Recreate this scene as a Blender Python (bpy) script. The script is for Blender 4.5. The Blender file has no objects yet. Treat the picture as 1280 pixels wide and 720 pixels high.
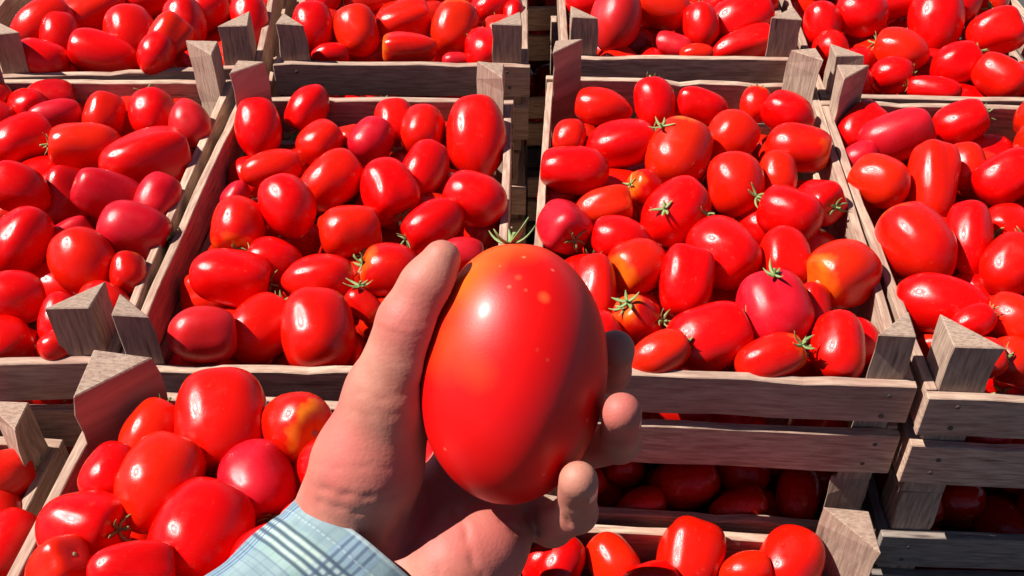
import bpy, bmesh, math, random
import numpy as np
from mathutils import Vector, Matrix, noise
random.seed(11)
S = bpy.context.scene
COL = S.collection

# ---------------------------------------------------------------- camera
FPX = 1300.0; PITCH = math.radians(39.2); CAM_Z = 1.30
cd = bpy.data.cameras.new('camera'); cam = bpy.data.objects.new('camera', cd); COL.objects.link(cam)
cam.location = (0, 0, CAM_Z); cam.rotation_euler = (math.pi/2-PITCH, 0, 0)
cd.sensor_width = 36; cd.lens = 36*FPX/1280; cd.clip_start = .01; cd.clip_end = 2000
S.camera = cam
# ---------------------------------------------------------------- light
SUN = Vector((-.62, .052, .775)).normalized()
W = bpy.data.worlds.new('World'); S.world = W; W.use_nodes = True
nt = W.node_tree; bg = nt.nodes['Background']
sky = nt.nodes.new('ShaderNodeTexSky'); sky.sky_type = 'NISHITA'; sky.sun_disc = False
sky.sun_elevation = math.asin(SUN.z); sky.sun_rotation = math.atan2(SUN.x, SUN.y)
sky.altitude = 4500; sky.dust_density = .2; sky.air_density = 1.0
nt.links.new(sky.outputs[0], bg.inputs[0]); bg.inputs[1].default_value = .05
sl = bpy.data.lights.new('sun', 'SUN'); sl.energy = 5.0; sl.angle = math.radians(.5); sl.color = (1, .955, .89)
so = bpy.data.objects.new('sun', sl); COL.objects.link(so)
so.rotation_euler = SUN.to_track_quat('Z', 'Y').to_euler()
S.view_settings.view_transform = 'Standard'; S.view_settings.look = 'None'
S.view_settings.exposure = 0.84; S.view_settings.gamma = 1
S.render.filter_size = 2.1
S.cycles.max_bounces = 6; S.cycles.diffuse_bounces = 3; S.cycles.use_denoising = True

# ---------------------------------------------------------------- helpers
def tag(o, label=None, cat=None, group=None, kind=None):
    if label: o['label'] = label
    if cat: o['category'] = cat
    if group: o['group'] = group
    if kind: o['kind'] = kind
    return o
def link(name, me, mat=None, parent=None):
    o = bpy.data.objects.new(name, me); COL.objects.link(o)
    if mat and not me.materials: me.materials.append(mat)
    if parent: o.parent = parent
    return o
def empty(name, loc, rz=0):
    o = bpy.data.objects.new(name, None); COL.objects.link(o); o.location = loc; o.rotation_euler = (0, 0, rz); o.empty_display_size = .05
    return o
def mesh(name, v, f, smooth=False):
    me = bpy.data.meshes.new(name); me.from_pydata([tuple(x) for x in v], [], f); me.update()
    if smooth: me.polygons.foreach_set('use_smooth', [True]*len(me.polygons))
    return me
class N:
    """small node-graph helper"""
    def __init__(s, name):
        s.m = bpy.data.materials.new(name); s.m.use_nodes = True; s.t = s.m.node_tree
        s.b = s.t.nodes['Principled BSDF']
    def n(s, typ, **kw):
        x = s.t.nodes.new('ShaderNode'+typ)
        for k, v in kw.items():
            if k in x.inputs.keys() if isinstance(k, str) else False: x.inputs[k].default_value = v
            else: setattr(x, k, v)
        return x
    def l(s, a, b): s.t.links.new(a, b)
    def noise(s, vec, scale, detail=3, rough=.5):
        x = s.n('TexNoise'); x.inputs['Scale'].default_value = scale; x.inputs['Detail'].default_value = detail
        x.inputs['Roughness'].default_value = rough
        if vec is not None: s.l(vec, x.inputs['Vector'])
        return x.outputs['Fac']
    def ramp(s, fac, stops, interp='LINEAR'):
        x = s.n('ValToRGB'); cr = x.color_ramp; cr.interpolation = interp
        while len(cr.elements) < len(stops): cr.elements.new(.5)
        for e, (p, c) in zip(cr.elements, stops):
            e.position = p; e.color = (c, c, c, 1) if isinstance(c, (int, float)) else (*c, 1)
        s.l(fac, x.inputs[0]); return x.outputs[0]
    def mix(s, fac, a, b, mode='MIX'):
        x = s.n('Mix'); x.data_type = 'RGBA'; x.blend_type = mode; x.clamp_factor = True
        for sock, v in ((x.inputs[0], fac), (x.inputs[6], a), (x.inputs[7], b)):
            if isinstance(v, bpy.types.NodeSocket): s.l(v, sock)
            elif isinstance(v, (int, float)): sock.default_value = v
            else: sock.default_value = (*v, 1)
        return x.outputs[2]
    def math(s, op, a, b=None, c=None):
        x = s.n('Math'); x.operation = op
        for i, v in enumerate((a, b, c)):
            if v is None: continue
            if isinstance(v, bpy.types.NodeSocket): s.l(v, x.inputs[i])
            else: x.inputs[i].default_value = v
        return x.outputs[0]
    def bump(s, h, strength, dist, nrm=None):
        x = s.n('Bump'); x.inputs['Strength'].default_value = strength; x.inputs['Distance'].default_value = dist
        s.l(h, x.inputs['Height'])
        if nrm is not None: s.l(nrm, x.inputs['Normal'])
        s.l(x.outputs[0], s.b.inputs['Normal']); return x.outputs[0]

# ---------------------------------------------------------------- materials
def tomato_mat(name, main, alt, shoulder=None, spread=.5, bloom=None, rough=.205):
    g = N(name); tc = g.n('TexCoord'); oi = g.n('ObjectInfo')
    obj = tc.outputs['Object']
    off = g.n('VectorMath'); off.operation = 'ADD'
    g.l(obj, off.inputs[0]); g.l(oi.outputs['Location'], off.inputs[1])
    sc = g.n('VectorMath'); sc.operation = 'SCALE'; sc.inputs[3].default_value = 9; g.l(oi.outputs['Location'], sc.inputs[0])
    g.l(sc.outputs[0], off.inputs[1]); v = off.outputs[0]
    n1 = g.noise(v, 1.3, 3); n2 = g.noise(v, 22, 2)
    c = g.mix(g.ramp(n1, [(.35, 0), (.7, 1)]), main, alt)
    c = g.mix(g.math('MULTIPLY', oi.outputs['Random'], .45), c, tuple(x*.72 for x in main))
    hue = g.math('FRACT', g.math('MULTIPLY', oi.outputs['Random'], 7.31))
    c = g.mix(g.ramp(hue, [(.5, 0), (1, .6)]), c, (main[0]*1.05, .022, .002))
    sep = g.n('SeparateXYZ'); g.l(obj, sep.inputs[0])
    if shoulder:
        k = g.math('ADD', sep.outputs[0], g.math('MULTIPLY', g.math('SUBTRACT', n1, .5), .9))
        c = g.mix(g.ramp(k, [(1-spread, 0), (1.0, .92)]), c, shoulder)
    # pale halo round the stem scar and a few corky specks
    k = g.math('ADD', sep.outputs[0], g.math('MULTIPLY', g.math('SUBTRACT', n2, .5), .10))
    c = g.mix(g.ramp(k, [(.93, 0), (.99, .55)]), c, (.55, .16, .03))
    vo = g.n('TexVoronoi'); vo.inputs['Scale'].default_value = 6; g.l(v, vo.inputs['Vector'])
    spk = g.ramp(vo.outputs['Distance'], [(.02, 1), (.055, 0)])
    c = g.mix(g.math('MULTIPLY', spk, .35), c, (.85, .30, .12))
    sf = g.noise(v, 5.5, 6, .7)
    c = g.mix(g.ramp(sf, [(.60, 0), (.72, .22)]), c, (.66, .10, .06))
    if bloom:
        c = g.mix(g.ramp(n1, [(.35, .0), (.75, .42)]), c, bloom)
    g.l(c, g.b.inputs['Base Color'])
    g.l(g.ramp(g.noise(v, 3.5, 4), [(.3, rough-.04), (.7, rough+.10)]), g.b.inputs['Roughness'])
    g.b.inputs['Coat Weight'].default_value = .08 if not bloom else .05
    g.b.inputs['Coat Roughness'].default_value = .12 if not bloom else .3
    g.b.inputs['IOR'].default_value = 1.45; g.b.inputs['Specular IOR Level'].default_value = .36
    g.bump(g.mix(.5, g.noise(v, 2.2, 2), g.noise(v, 60, 2)), .10, .15)
    return g.m
TM = {'r': tomato_mat('red tomato skin', (.69, .0008, .0010), (.73, .003, .0015)),
      'd': tomato_mat('deep red tomato skin', (.50, .001, .002), (.56, .003, .002)),  # darker red stands in for shade on tomatoes sunk in the heap
      'p': tomato_mat('dusty pinkish tomato skin', (.54, .002, .009), (.60, .005, .015), bloom=(.60, .018, .034), rough=.28),
      'o': tomato_mat('orange shouldered tomato skin', (.62, .002, .001), (.68, .010, .002), (.74, .13, .006), .38),
      'y': tomato_mat('yellow topped tomato skin', (.62, .003, .001), (.68, .012, .002), (.76, .27, .012), .34)}
def wood_mat(name, base, dark, stain):
    g = N(name); tc = g.n('TexCoord'); oi = g.n('ObjectInfo')
    mp = g.n('Mapping'); g.l(tc.outputs['UV'], mp.inputs[0]); mp.inputs['Scale'].default_value = (1, 9, 1)
    ad = g.n('VectorMath'); ad.operation = 'ADD'; g.l(mp.outputs[0], ad.inputs[0])
    sc = g.n('VectorMath'); sc.operation = 'SCALE'; sc.inputs[3].default_value = 37; g.l(oi.outputs['Location'], sc.inputs[0])
    rnd = g.n('CombineXYZ'); g.l(oi.outputs['Random'], rnd.inputs[2]); g.l(oi.outputs['Random'], rnd.inputs[0])
    s2 = g.n('VectorMath'); s2.operation = 'SCALE'; s2.inputs[3].default_value = 13; g.l(rnd.outputs[0], s2.inputs[0])
    g.l(s2.outputs[0], ad.inputs[1]); v = ad.outputs[0]
    grain = g.noise(v, 38, 6, .62); fine = g.noise(v, 150, 3); blot = g.noise(tc.outputs['Object'], 14, 4)
    c = g.mix(g.ramp(grain, [(.36, 0), (.62, 1)]), dark, base)
    c = g.mix(g.ramp(blot, [(.5, 0), (.75, .45)]), c, stain)
    kv = g.n('TexVoronoi'); kv.inputs['Scale'].default_value = 11; g.l(v, kv.inputs['Vector'])
    c = g.mix(g.ramp(kv.outputs['Distance'], [(.04, .85), (.16, 0)]), c, (dark[0]*.35, dark[1]*.28, dark[2]*.25))
    sp_ = g.n('Mapping'); g.l(v, sp_.inputs[0]); sp_.inputs['Scale'].default_value = (.35, 3.5, 1)
    c = g.mix(g.ramp(g.noise(sp_.outputs[0], 30, 4, .7), [(.62, 0), (.69, .7)]), c, (dark[0]*.45, dark[1]*.38, dark[2]*.35))
    c = g.mix(g.ramp(g.noise(tc.outputs['Object'], 5, 3), [(.52, 0), (.62, .35)]), c, (dark[0]*.7, dark[1]*.62, dark[2]*.6))
    c = g.mix(g.math('MULTIPLY', oi.outputs['Random'], .38), c, (dark[0]*.8, dark[1]*.85, dark[2]*.9))
    g.l(c, g.b.inputs['Base Color']); g.b.inputs['Roughness'].default_value = .82
    g.b.inputs['Specular IOR Level'].default_value = .25
    g.bump(g.mix(.4, grain, fine), .55, .0012)
    return g.m
WOOD = wood_mat('weathered poplar slat', (.57, .405, .295), (.30, .18, .13), (.34, .14, .11))
POST = wood_mat('sawn corner post wood', (.45, .32, .235), (.24, .15, .11), (.27, .12, .095))
OLD = wood_mat('grey old crate wood', (.31, .25, .21), (.16, .12, .10), (.20, .12, .10))
g = N('green calyx'); tc = g.n('TexCoord')
g.l(g.mix(g.noise(tc.outputs['Object'], 260, 2), (.075, .17, .03), (.30, .34, .13)), g.b.inputs['Base Color']); g.b.inputs['Roughness'].default_value = .6
GREEN = g.m
g = N('rusty nail steel'); g.b.inputs['Base Color'].default_value = (.10, .075, .06, 1); g.b.inputs['Metallic'].default_value = .6; g.b.inputs['Roughness'].default_value = .6
NAIL = g.m
g = N('worn asphalt'); tc = g.n('TexCoord'); v = tc.outputs['Object']
c = g.mix(g.noise(v, 400, 3), (.035, .034, .033), (.075, .072, .068))
c = g.mix(g.ramp(g.noise(v, 3, 5), [(.45, 0), (.7, .5)]), c, (.10, .085, .07))
g.l(c, g.b.inputs['Base Color']); g.b.inputs['Roughness'].default_value = .9; g.bump(g.noise(v, 500, 3), .7, .003)
ASPHALT = g.m
CRATES=[
('C',0.1735,0.8139,0.7420,-3.6,0.300,0.482,0.030),
('B',-0.1544,0.7956,0.7420,-1.3,0.300,0.430,0.030),
('A',-0.4612,0.8256,0.7420,0.0,0.300,0.465,0.034),
('E',0.4738,0.7725,0.7420,-2.6,0.300,0.452,0.034),
('G',-0.1256,1.3313,0.7420,-0.5,0.295,0.487,0.034),
('I',0.2029,1.3480,0.7420,-1.0,0.280,0.487,0.034),
('J',0.5018,1.2510,0.7420,-3.0,0.300,0.487,0.034),
('F',-0.4593,1.3166,0.7420,5.0,0.300,0.487,0.034),
('K',-0.1620,0.2799,0.7700,-4.0,0.300,0.487,0.043),
('D',0.1347,0.3190,0.5740,-4.0,0.300,0.487,0.037),
('L',-0.5230,0.3351,0.6800,-3.0,0.300,0.487,0.034),
]
TOM="""
B -2652 9456 7440 -14 80 59 338 234 r 0 888
B -2194 9841 7440 -47 -65 -60 280 206 r 1 596
B -1952 9170 7440 68 66 31 247 212 r 0 556
B -1710 9432 7320 99 13 -8 151 143 r 0 78
B -1434 9211 7443 43 78 47 255 213 p 0 634
B -1243 9633 7414 -3 81 58 260 203 r 0 307
B -928 9384 7464 14 82 56 281 224 r 0 572
B -363 9296 7440 -9 82 57 452 305 r 0 1619
B -868 8684 7424 37 80 48 341 213 r 0 739
B -2354 8673 7440 94 34 -1 308 173 r 0 602
B -1745 8474 7440 74 62 25 344 240 r 0 1015
B -1174 8269 7457 50 -71 -50 311 259 r 0 1090
B -2672 8362 7320 36 84 40 166 124 p 0 162
B -2062 7875 7562 -37 76 54 311 250 r 0 1166
B -358 8047 7516 -90 36 26 311 239 r 0 980
B -2500 7694 7440 7 -94 -32 282 241 o 1 900
B -2016 7915 7112 7 -6 100 231 197 d 1 256
B -1449 7620 7440 96 29 1 291 239 r 0 1011
B -728 7694 7467 -83 -51 -23 313 204 r 1 1020
B -2389 6947 7440 97 6 -23 350 240 r 0 1437
B -1627 6936 7440 97 23 -7 308 212 r 0 894
B -1049 7047 7440 -92 -6 38 283 242 o 1 1157
B -2423 6125 7532 94 30 -14 272 221 p 0 1257
B -2069 6428 7332 50 83 25 321 244 r 0 1159
B -1568 6258 7457 -11 90 42 366 283 r 0 2042
B -1234 6628 7405 77 -46 -44 177 113 o 1 380
B -1083 6735 7153 90 42 8 222 192 d 0 399
B -437 7285 7440 100 4 -3 211 148 p 0 535
B -230 8104 7134 46 78 43 247 184 d 0 339
C 955 9892 7440 -97 22 7 311 206 r 0 703
C 1530 9962 7440 -12 81 58 302 225 r 0 660
C 2035 9927 7440 -92 37 8 286 190 r 0 572
C 2639 10001 7408 29 74 61 208 174 o 1 274
C 2913 9699 7472 -76 61 21 286 220 r 0 604
C 592 9264 7440 2 82 57 198 165 r 0 289
C 1135 9148 7425 97 15 21 370 245 r 1 979
C 1686 8945 7455 36 75 56 375 305 y 0 1278
C 2262 9264 7440 71 49 51 293 255 r 0 715
C 2914 9046 7440 94 -35 5 341 235 o 2 881
C 582 8544 7514 -99 13 2 342 233 r 0 1114
C 2152 8404 7440 -1 85 52 321 262 r 0 1115
C 2594 8573 7440 8 83 55 248 188 r 0 456
C 1280 8321 7440 -84 -24 49 198 169 o 1 304
C 875 8012 7440 99 6 13 277 180 o 0 594
C 1525 7947 7440 76 49 42 364 283 r 0 1446
C 2906 8139 7416 44 -85 28 255 204 r 1 434
C 2558 7887 7464 -86 51 6 307 251 r 0 1020
C 460 7706 7440 42 -91 -1 265 226 p 1 875
C 964 7528 7436 -97 25 3 274 201 r 0 614
C 1089 7108 7444 -74 -64 19 277 236 o 2 936
C 704 6817 7440 -5 90 44 326 176 r 0 912
C 1025 6414 7440 -66 -10 75 226 183 o 1 660
C 1486 6904 7440 30 83 47 320 232 r 0 1239
C 1871 7309 7440 53 -79 -31 351 289 r 0 1349
C 2386 7239 7440 -17 -85 -49 277 218 r 1 794
C 2850 7013 7440 -88 -48 3 339 289 o 2 1505
C 2131 6475 7492 -20 91 37 334 288 p 0 1476
C 1598 6245 7400 94 21 27 359 264 r 0 1546
C 1161 5967 7481 93 28 25 253 162 r 0 908
C 2031 5947 7440 95 14 29 290 175 o 1 1136
C 2493 6606 7388 4 90 43 234 147 r 0 315
C 2585 6095 7440 17 89 42 306 203 r 0 1276
C 478 8606 7164 93 28 22 226 159 d 0 149
C 672 6209 7440 86 44 26 223 179 r 0 803
A -5148 10806 7240 92 34 -18 286 250 d 0 578
A -4834 9692 7438 87 49 -7 289 170 p 0 374
A -4339 9738 7440 4 83 55 251 204 r 0 465
A -3833 9755 7440 -23 75 62 298 230 r 0 646
A -3260 9489 7440 25 -58 -78 273 217 p 1 665
A -4341 9077 7440 -94 -24 26 374 243 r 0 973
A -3630 8850 7440 89 46 -3 457 287 r 0 1506
A -4412 8485 7198 -13 84 53 346 236 d 0 591
A -3822 8212 7440 -79 -20 57 372 236 p 2 1028
A -3223 8158 7440 33 86 39 260 189 p 0 599
A -3387 7632 7440 93 -4 -37 330 268 p 1 1309
A -3751 7182 7440 -41 73 54 318 265 r 0 1294
A -4084 7772 7310 68 73 10 205 133 p 0 154
A -3262 7035 7440 -14 87 48 189 152 o 0 490
A -3698 6424 7440 -4 91 41 229 163 r 0 558
A -3549 6095 7440 67 74 3 182 127 o 0 494
A -4998 9213 7442 77 64 3 332 246 r 0 828
A -4382 7485 7450 25 90 35 323 243 r 0 1149
A -4162 6690 7440 85 50 -17 268 221 r 0 786
A -4706 8273 7481 -83 17 53 297 228 r 0 769
F -5293 12266 7420 76 63 17 510 271 r 0 487
F -4616 11687 7427 -21 71 67 392 300 r 0 580
F -4785 11125 7454 -93 -9 35 413 252 r 0 1041
F -3985 11833 7514 -20 71 67 330 253 r 0 399
F -4074 10834 7539 36 80 48 254 210 r 0 523
F -4022 11309 7536 50 76 42 298 254 r 0 457
F -5426 11586 7454 -8 76 64 316 230 r 0 480
F -3837 12328 7456 76 60 25 309 241 r 0 270
F -3249 12084 7440 -12 74 66 347 218 r 0 595
F -3649 12753 7375 93 37 3 249 207 r 0 20
F -4648 12755 7395 91 42 0 373 227 r 0 158
F -5667 12635 7491 92 35 -15 327 204 r 0 55
F -3885 12367 7025 -21 72 66 270 206 d 0 86
F -5924 11770 7522 68 70 21 397 271 r 0 739
F -5517 10891 7440 -90 -4 44 316 239 r 0 727
F -5260 13070 7390 82 56 12 362 231 r 0 0
F -4280 13171 7413 -86 17 48 368 232 r 0 0
G -2423 11857 7440 -11 74 66 332 254 r 0 678
G -1871 11744 7462 -19 73 66 318 252 r 0 677
G -1324 12038 7440 97 23 8 357 227 r 0 615
G -1225 11276 7440 -100 -6 7 339 188 o 0 633
G -704 11857 7440 15 76 64 353 274 o 0 739
G -2147 11372 7320 99 15 -7 229 134 r 0 286
G -225 12596 7401 85 41 34 315 225 r 0 257
G -1868 12977 7320 96 26 7 337 189 r 0 128
G -2405 12852 7440 43 72 54 334 207 r 0 63
G -661 11207 7320 100 5 -2 161 104 p 0 157
G -1084 13381 7120 100 7 -3 325 195 d 0 30
G 81 12351 7360 0 75 66 222 131 r 0 209
G -1686 11818 7097 90 39 18 241 159 d 0 151
I 1256 11789 7575 18 73 66 402 300 p 0 910
I 1833 12255 7531 -90 39 19 383 269 r 0 487
I 1493 11923 7153 98 5 17 299 219 d 0 155
I 1950 11629 7308 -90 40 17 255 155 p 0 292
I 2304 11857 7461 -5 77 64 300 215 r 0 506
I 2834 12129 7419 94 10 33 463 288 r 0 674
I 2811 11626 7320 94 11 33 412 184 r 0 716
I 2209 11348 7332 99 -15 8 209 124 r 0 253
I 3197 12653 7440 97 -21 9 287 225 r 0 41
I 2687 12604 7440 64 49 59 281 225 r 0 33
I 973 12653 7440 86 34 37 294 225 r 0 173
I 1760 12346 7090 76 43 48 298 205 d 0 44
J 3802 11947 7440 -10 78 62 279 226 r 0 413
J 4291 12082 7525 -84 53 13 329 276 r 0 628
J 4490 12195 7152 96 -13 26 304 202 d 0 99
J 4907 12580 7440 95 -16 27 307 204 r 0 203
J 5243 12061 7440 21 70 68 454 317 r 0 874
J 4550 11235 7440 -86 51 4 322 254 r 0 611
J 4346 10732 7381 94 -30 16 246 201 r 0 462
J 4696 10393 7380 -89 44 -7 304 143 r 0 504
J 5147 10945 7412 84 14 52 303 240 r 1 605
J 5697 12531 7440 49 52 70 328 244 r 0 139
J 5864 11724 7440 90 -6 44 333 271 r 0 759
J 5475 10546 7468 -67 72 18 313 233 r 0 721
E 3986 9330 7429 91 7 42 394 248 p 0 1047
E 4726 9571 7440 90 -1 43 289 219 r 1 747
E 3517 8459 7440 -72 68 15 294 240 r 0 974
E 4074 8459 7440 15 82 55 433 225 r 0 1169
E 3608 7450 7440 -36 88 32 404 300 o 0 1821
E 4516 8809 7390 -1 86 52 244 191 r 0 405
E 4124 7560 7439 15 85 51 364 195 r 0 1015
E 3580 6681 7378 -91 38 -19 390 242 r 0 1545
E 3707 6312 7503 85 24 48 198 129 r 0 531
E 3566 9068 7332 86 23 46 192 147 p 0 185
E 3552 6446 7120 93 -28 25 147 107 d 0 301
E 4775 8467 7490 83 17 53 317 232 r 0 832
E 4352 7147 7441 54 62 57 299 237 r 0 808
E 3649 5929 7440 93 -11 36 213 162 r 0 757
E 4108 6405 7440 -64 77 4 267 196 r 0 497
K -1964 4869 7874 -21 91 36 372 302 r 0 2542
K -2437 4815 7814 28 94 21 249 183 r 0 742
K -1430 4811 7880 63 -64 43 270 230 y 2 1351
K -2579 4431 7845 10 97 23 212 170 r 0 698
K -2220 4321 7897 28 94 18 326 253 r 0 2160
K -1639 4397 7791 43 -84 -32 280 237 p 1 1702
K -1865 3934 7883 22 96 16 334 280 r 0 2698
K -2600 3982 7867 95 -25 20 278 224 r 1 1609
K -2136 3552 8048 93 29 -25 245 154 r 0 950
K -2636 3643 7921 72 6 69 208 158 r 2 691
K -1368 3674 7969 77 63 -3 257 204 r 0 1460
K -1074 4440 7928 80 60 6 283 225 r 0 1916
K -754 4812 7825 26 92 28 292 226 r 0 1486
K -407 4348 7880 -19 94 28 300 213 r 0 2049
K -1183 4032 7803 95 29 -9 257 207 r 0 1322
K -1741 3312 7880 85 51 -15 253 205 r 0 0
D 1491 5331 5723 26 94 23 338 262 r 0 1082
D 2335 5359 5728 45 85 27 307 249 r 0 1000
D 835 5285 5742 -43 89 15 258 200 r 0 683
D 1934 5154 5792 98 6 21 224 164 r 0 408
D 411 5248 5793 50 84 19 242 179 r 0 623
D 1130 4976 5817 95 28 16 261 207 r 0 192
D 101 5392 5728 85 51 11 235 189 r 0 686
L -3832 5328 6820 76 63 -16 275 210 r 0 896
L -3541 4946 6720 -60 70 38 283 204 r 0 442
L -3580 4575 6922 18 98 13 268 193 r 0 874
C 783 6347 7108 -75 58 31 254 220 r 0 516
C 1080 8759 7063 -98 -4 20 387 264 r 0 179
C 1009 6871 7096 100 -5 -7 319 226 r 0 99
C 2148 6098 7059 -100 3 3 369 246 r 0 1046
C 2824 7861 7043 77 60 -24 298 226 r 0 168
C 617 7334 7132 -95 -32 7 257 210 r 0 320
C 2786 6363 7198 -97 -25 -1 250 210 r 0 203
C 2401 8140 7122 -9 100 -1 269 228 r 1 182
B -582 6388 7393 -90 31 -31 356 255 r 1 1720
B -405 6868 7267 -92 30 27 289 202 r 0 601
B -2122 7308 7329 -94 15 31 265 208 r 0 514
B -1034 6169 7098 15 99 5 326 235 r 0 1238
B -2682 9021 7054 48 -86 -17 286 214 r 1 127
B -666 7546 7065 98 17 11 263 220 r 0 306
B -2475 6232 7099 37 -93 -2 289 232 r 0 237
B -2677 7159 7098 -99 8 -13 274 219 r 1 188
A -5662 9761 7344 93 26 -25 357 249 r 0 111
A -3445 6702 7331 -80 60 4 231 193 o 0 757
A -5290 10077 7328 63 -75 18 270 202 r 0 250
A -4113 6258 7334 -57 81 14 228 194 r 1 521
A -3506 9530 7105 -39 90 19 296 234 r 1 117
A -4266 10090 7148 -91 -39 -13 328 265 r 0 140
A -4119 7288 7047 -97 24 -1 336 241 r 0 217
A -3783 6542 7044 -94 14 -30 278 226 r 0 398
A -4766 8869 7147 77 62 15 330 261 r 0 150
E 4018 6049 7300 94 15 -31 245 193 r 1 350
E 4619 7908 7284 -67 -72 15 273 209 r 1 352
E 3694 9690 7321 77 59 23 306 220 r 1 525
E 5027 9448 7085 -98 18 4 293 240 r 0 188
E 4795 8980 7148 -38 91 -17 357 255 d 1 108
E 4209 7224 7041 -91 -32 28 302 231 r 0 127
G -307 11291 7405 -29 94 16 309 244 r 0 636
G -150 11923 7325 -28 95 16 251 214 r 1 252
G -1317 11494 7045 -48 83 -28 365 260 r 1 453
I 936 12067 7279 -98 18 3 259 196 r 1 273
I 1251 11432 7103 65 73 22 315 230 r 0 564
I 1700 11416 7118 4 96 -28 294 213 r 0 342
J 6194 12715 7376 -48 -87 8 234 195 r 1 109
J 3815 10567 7397 82 51 -26 274 200 r 0 504
J 4051 11154 7281 73 68 4 279 196 r 0 217
J 3823 11507 7335 1 97 -25 242 201 r 0 346
J 5662 10928 7088 -62 78 -1 333 249 r 0 172
J 5208 10619 7057 -93 29 23 328 240 r 0 204
J 5080 11304 7138 -96 26 -4 327 252 r 0 116
J 4650 10605 7079 -7 -100 6 307 211 r 0 167
F -3722 11196 7294 -64 -73 -24 227 196 r 0 388
F -3350 11358 7262 -77 62 -12 289 203 r 0 457
F -4265 11638 7043 46 -82 33 286 225 r 0 103
F -3554 11979 7042 17 98 5 336 264 r 1 130
K -752 4030 7600 -52 -85 10 305 240 r 0 1900
K -374 4404 7455 0 99 -11 339 226 r 0 847
K -944 4727 7402 24 96 12 363 258 r 0 641
K -1543 4833 7362 54 83 -15 283 221 r 1 144
K -1294 3909 7406 8 96 25 311 237 r 0 156
C 1511 6565 6850 -16 97 -19 260 223 d 0 152
C 2593 6530 6728 76 64 13 390 267 r 1 176
C 914 6214 6734 -58 -81 6 305 217 p 1 926
C 624 6706 6796 77 64 -3 315 235 r 1 466
C 1386 6124 6720 -97 20 13 303 233 d 0 1309
C 1868 7174 6863 76 63 17 347 240 r 0 116
C 1790 6913 6451 -96 -16 21 339 242 r 0 212
C 566 7117 6504 47 84 28 279 224 r 0 144
C 1867 6194 6445 59 -75 32 329 269 r 0 1189
C 2573 6042 6520 -27 -96 -6 276 232 d 0 1070
B -666 6555 6782 -10 -96 28 251 214 r 0 551
B -1806 6351 6796 -41 86 29 333 249 r 1 681
B -1546 6730 6729 -97 -7 -25 276 235 r 0 288
B -2690 6489 6721 -94 15 30 311 231 p 0 232
B -475 7356 6457 -99 15 -7 321 250 r 0 225
A -4388 6734 6746 1 96 -27 301 220 r 0 217
A -3920 6970 6724 -64 -76 -9 312 257 r 1 120
A -3478 9161 6768 65 -75 15 332 240 r 1 287
A -3546 8085 6741 78 54 31 347 267 p 0 427
A -4011 6301 6733 98 -11 14 308 216 r 0 1170
A -3498 10240 6510 -59 -80 3 286 214 r 0 357
A -3549 6542 6582 -98 -3 -20 296 225 r 0 1100
A -3608 7555 6490 -6 -96 -27 263 224 r 0 606
E 3787 5900 6768 -39 90 19 320 236 d 0 1491
E 3676 6883 6859 68 -72 -13 325 259 r 0 466
E 3770 9077 6810 -91 -38 -17 287 213 r 0 241
E 4301 6516 6722 -52 -85 3 309 254 r 0 273
E 3621 8003 6774 8 98 -17 293 228 d 0 242
E 3756 8670 6487 -95 -23 -21 323 268 r 0 206
E 3760 6359 6473 -97 -17 -17 273 223 d 1 559
E 4302 6006 6458 -59 76 26 333 237 r 0 415
E 4094 6917 6462 -24 97 7 294 252 r 0 174
G -704 11504 6826 -73 -68 -8 274 213 r 0 427
G -2140 12335 6734 -94 -24 24 277 230 d 0 101
G -1635 11319 6763 40 -87 29 323 219 r 1 342
G -2367 11447 6731 29 -92 -27 318 228 r 1 270
G -231 11633 6851 75 63 -20 298 245 r 0 408
G -2324 11960 6594 -96 14 -25 285 236 r 0 190
G -1996 11407 6470 15 95 -29 301 252 r 1 298
G -1291 12171 6484 100 7 6 302 253 r 0 157
I 2867 11954 6720 95 -19 25 363 254 r 0 323
I 1171 12493 6803 -69 72 10 303 247 r 0 128
I 1924 11875 6748 -93 35 15 282 218 r 0 158
I 2537 11520 6826 -90 -42 12 299 221 r 0 403
I 997 11687 6721 93 32 -18 334 240 d 1 232
J 4114 11092 6818 -9 100 1 318 257 r 1 182
J 4167 11791 6721 -53 82 -21 314 237 o 0 105
J 5597 10381 6790 -68 72 16 287 212 d 0 235
J 4030 13572 6809 -99 -7 13 306 262 r 0 276
J 4651 11228 6751 -91 -41 -3 293 221 r 0 117
J 4098 12465 6585 -20 98 9 389 264 r 0 260
J 3787 10517 6540 47 88 3 291 241 r 0 157
J 3822 11713 6469 -74 -62 27 256 214 r 0 256
F -3337 11415 6807 45 -87 18 360 266 r 0 470
F -4549 11437 6810 -79 59 -17 304 215 r 0 218
F -3907 11245 6817 -3 -97 22 332 259 r 0 326
F -3513 13562 6763 82 51 25 298 256 r 0 134
F -5078 11121 6806 -75 -61 -26 312 220 r 0 104
F -3587 11800 6483 -60 -80 7 309 237 r 1 115
F -3502 13094 6489 -96 5 26 308 224 r 0 197
K -542 4041 7018 87 -49 -9 292 254 r 1 104
K -2638 4411 7152 -71 68 -19 273 218 r 1 124
K -419 4421 6729 98 -2 22 370 255 r 1 388
"""
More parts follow.
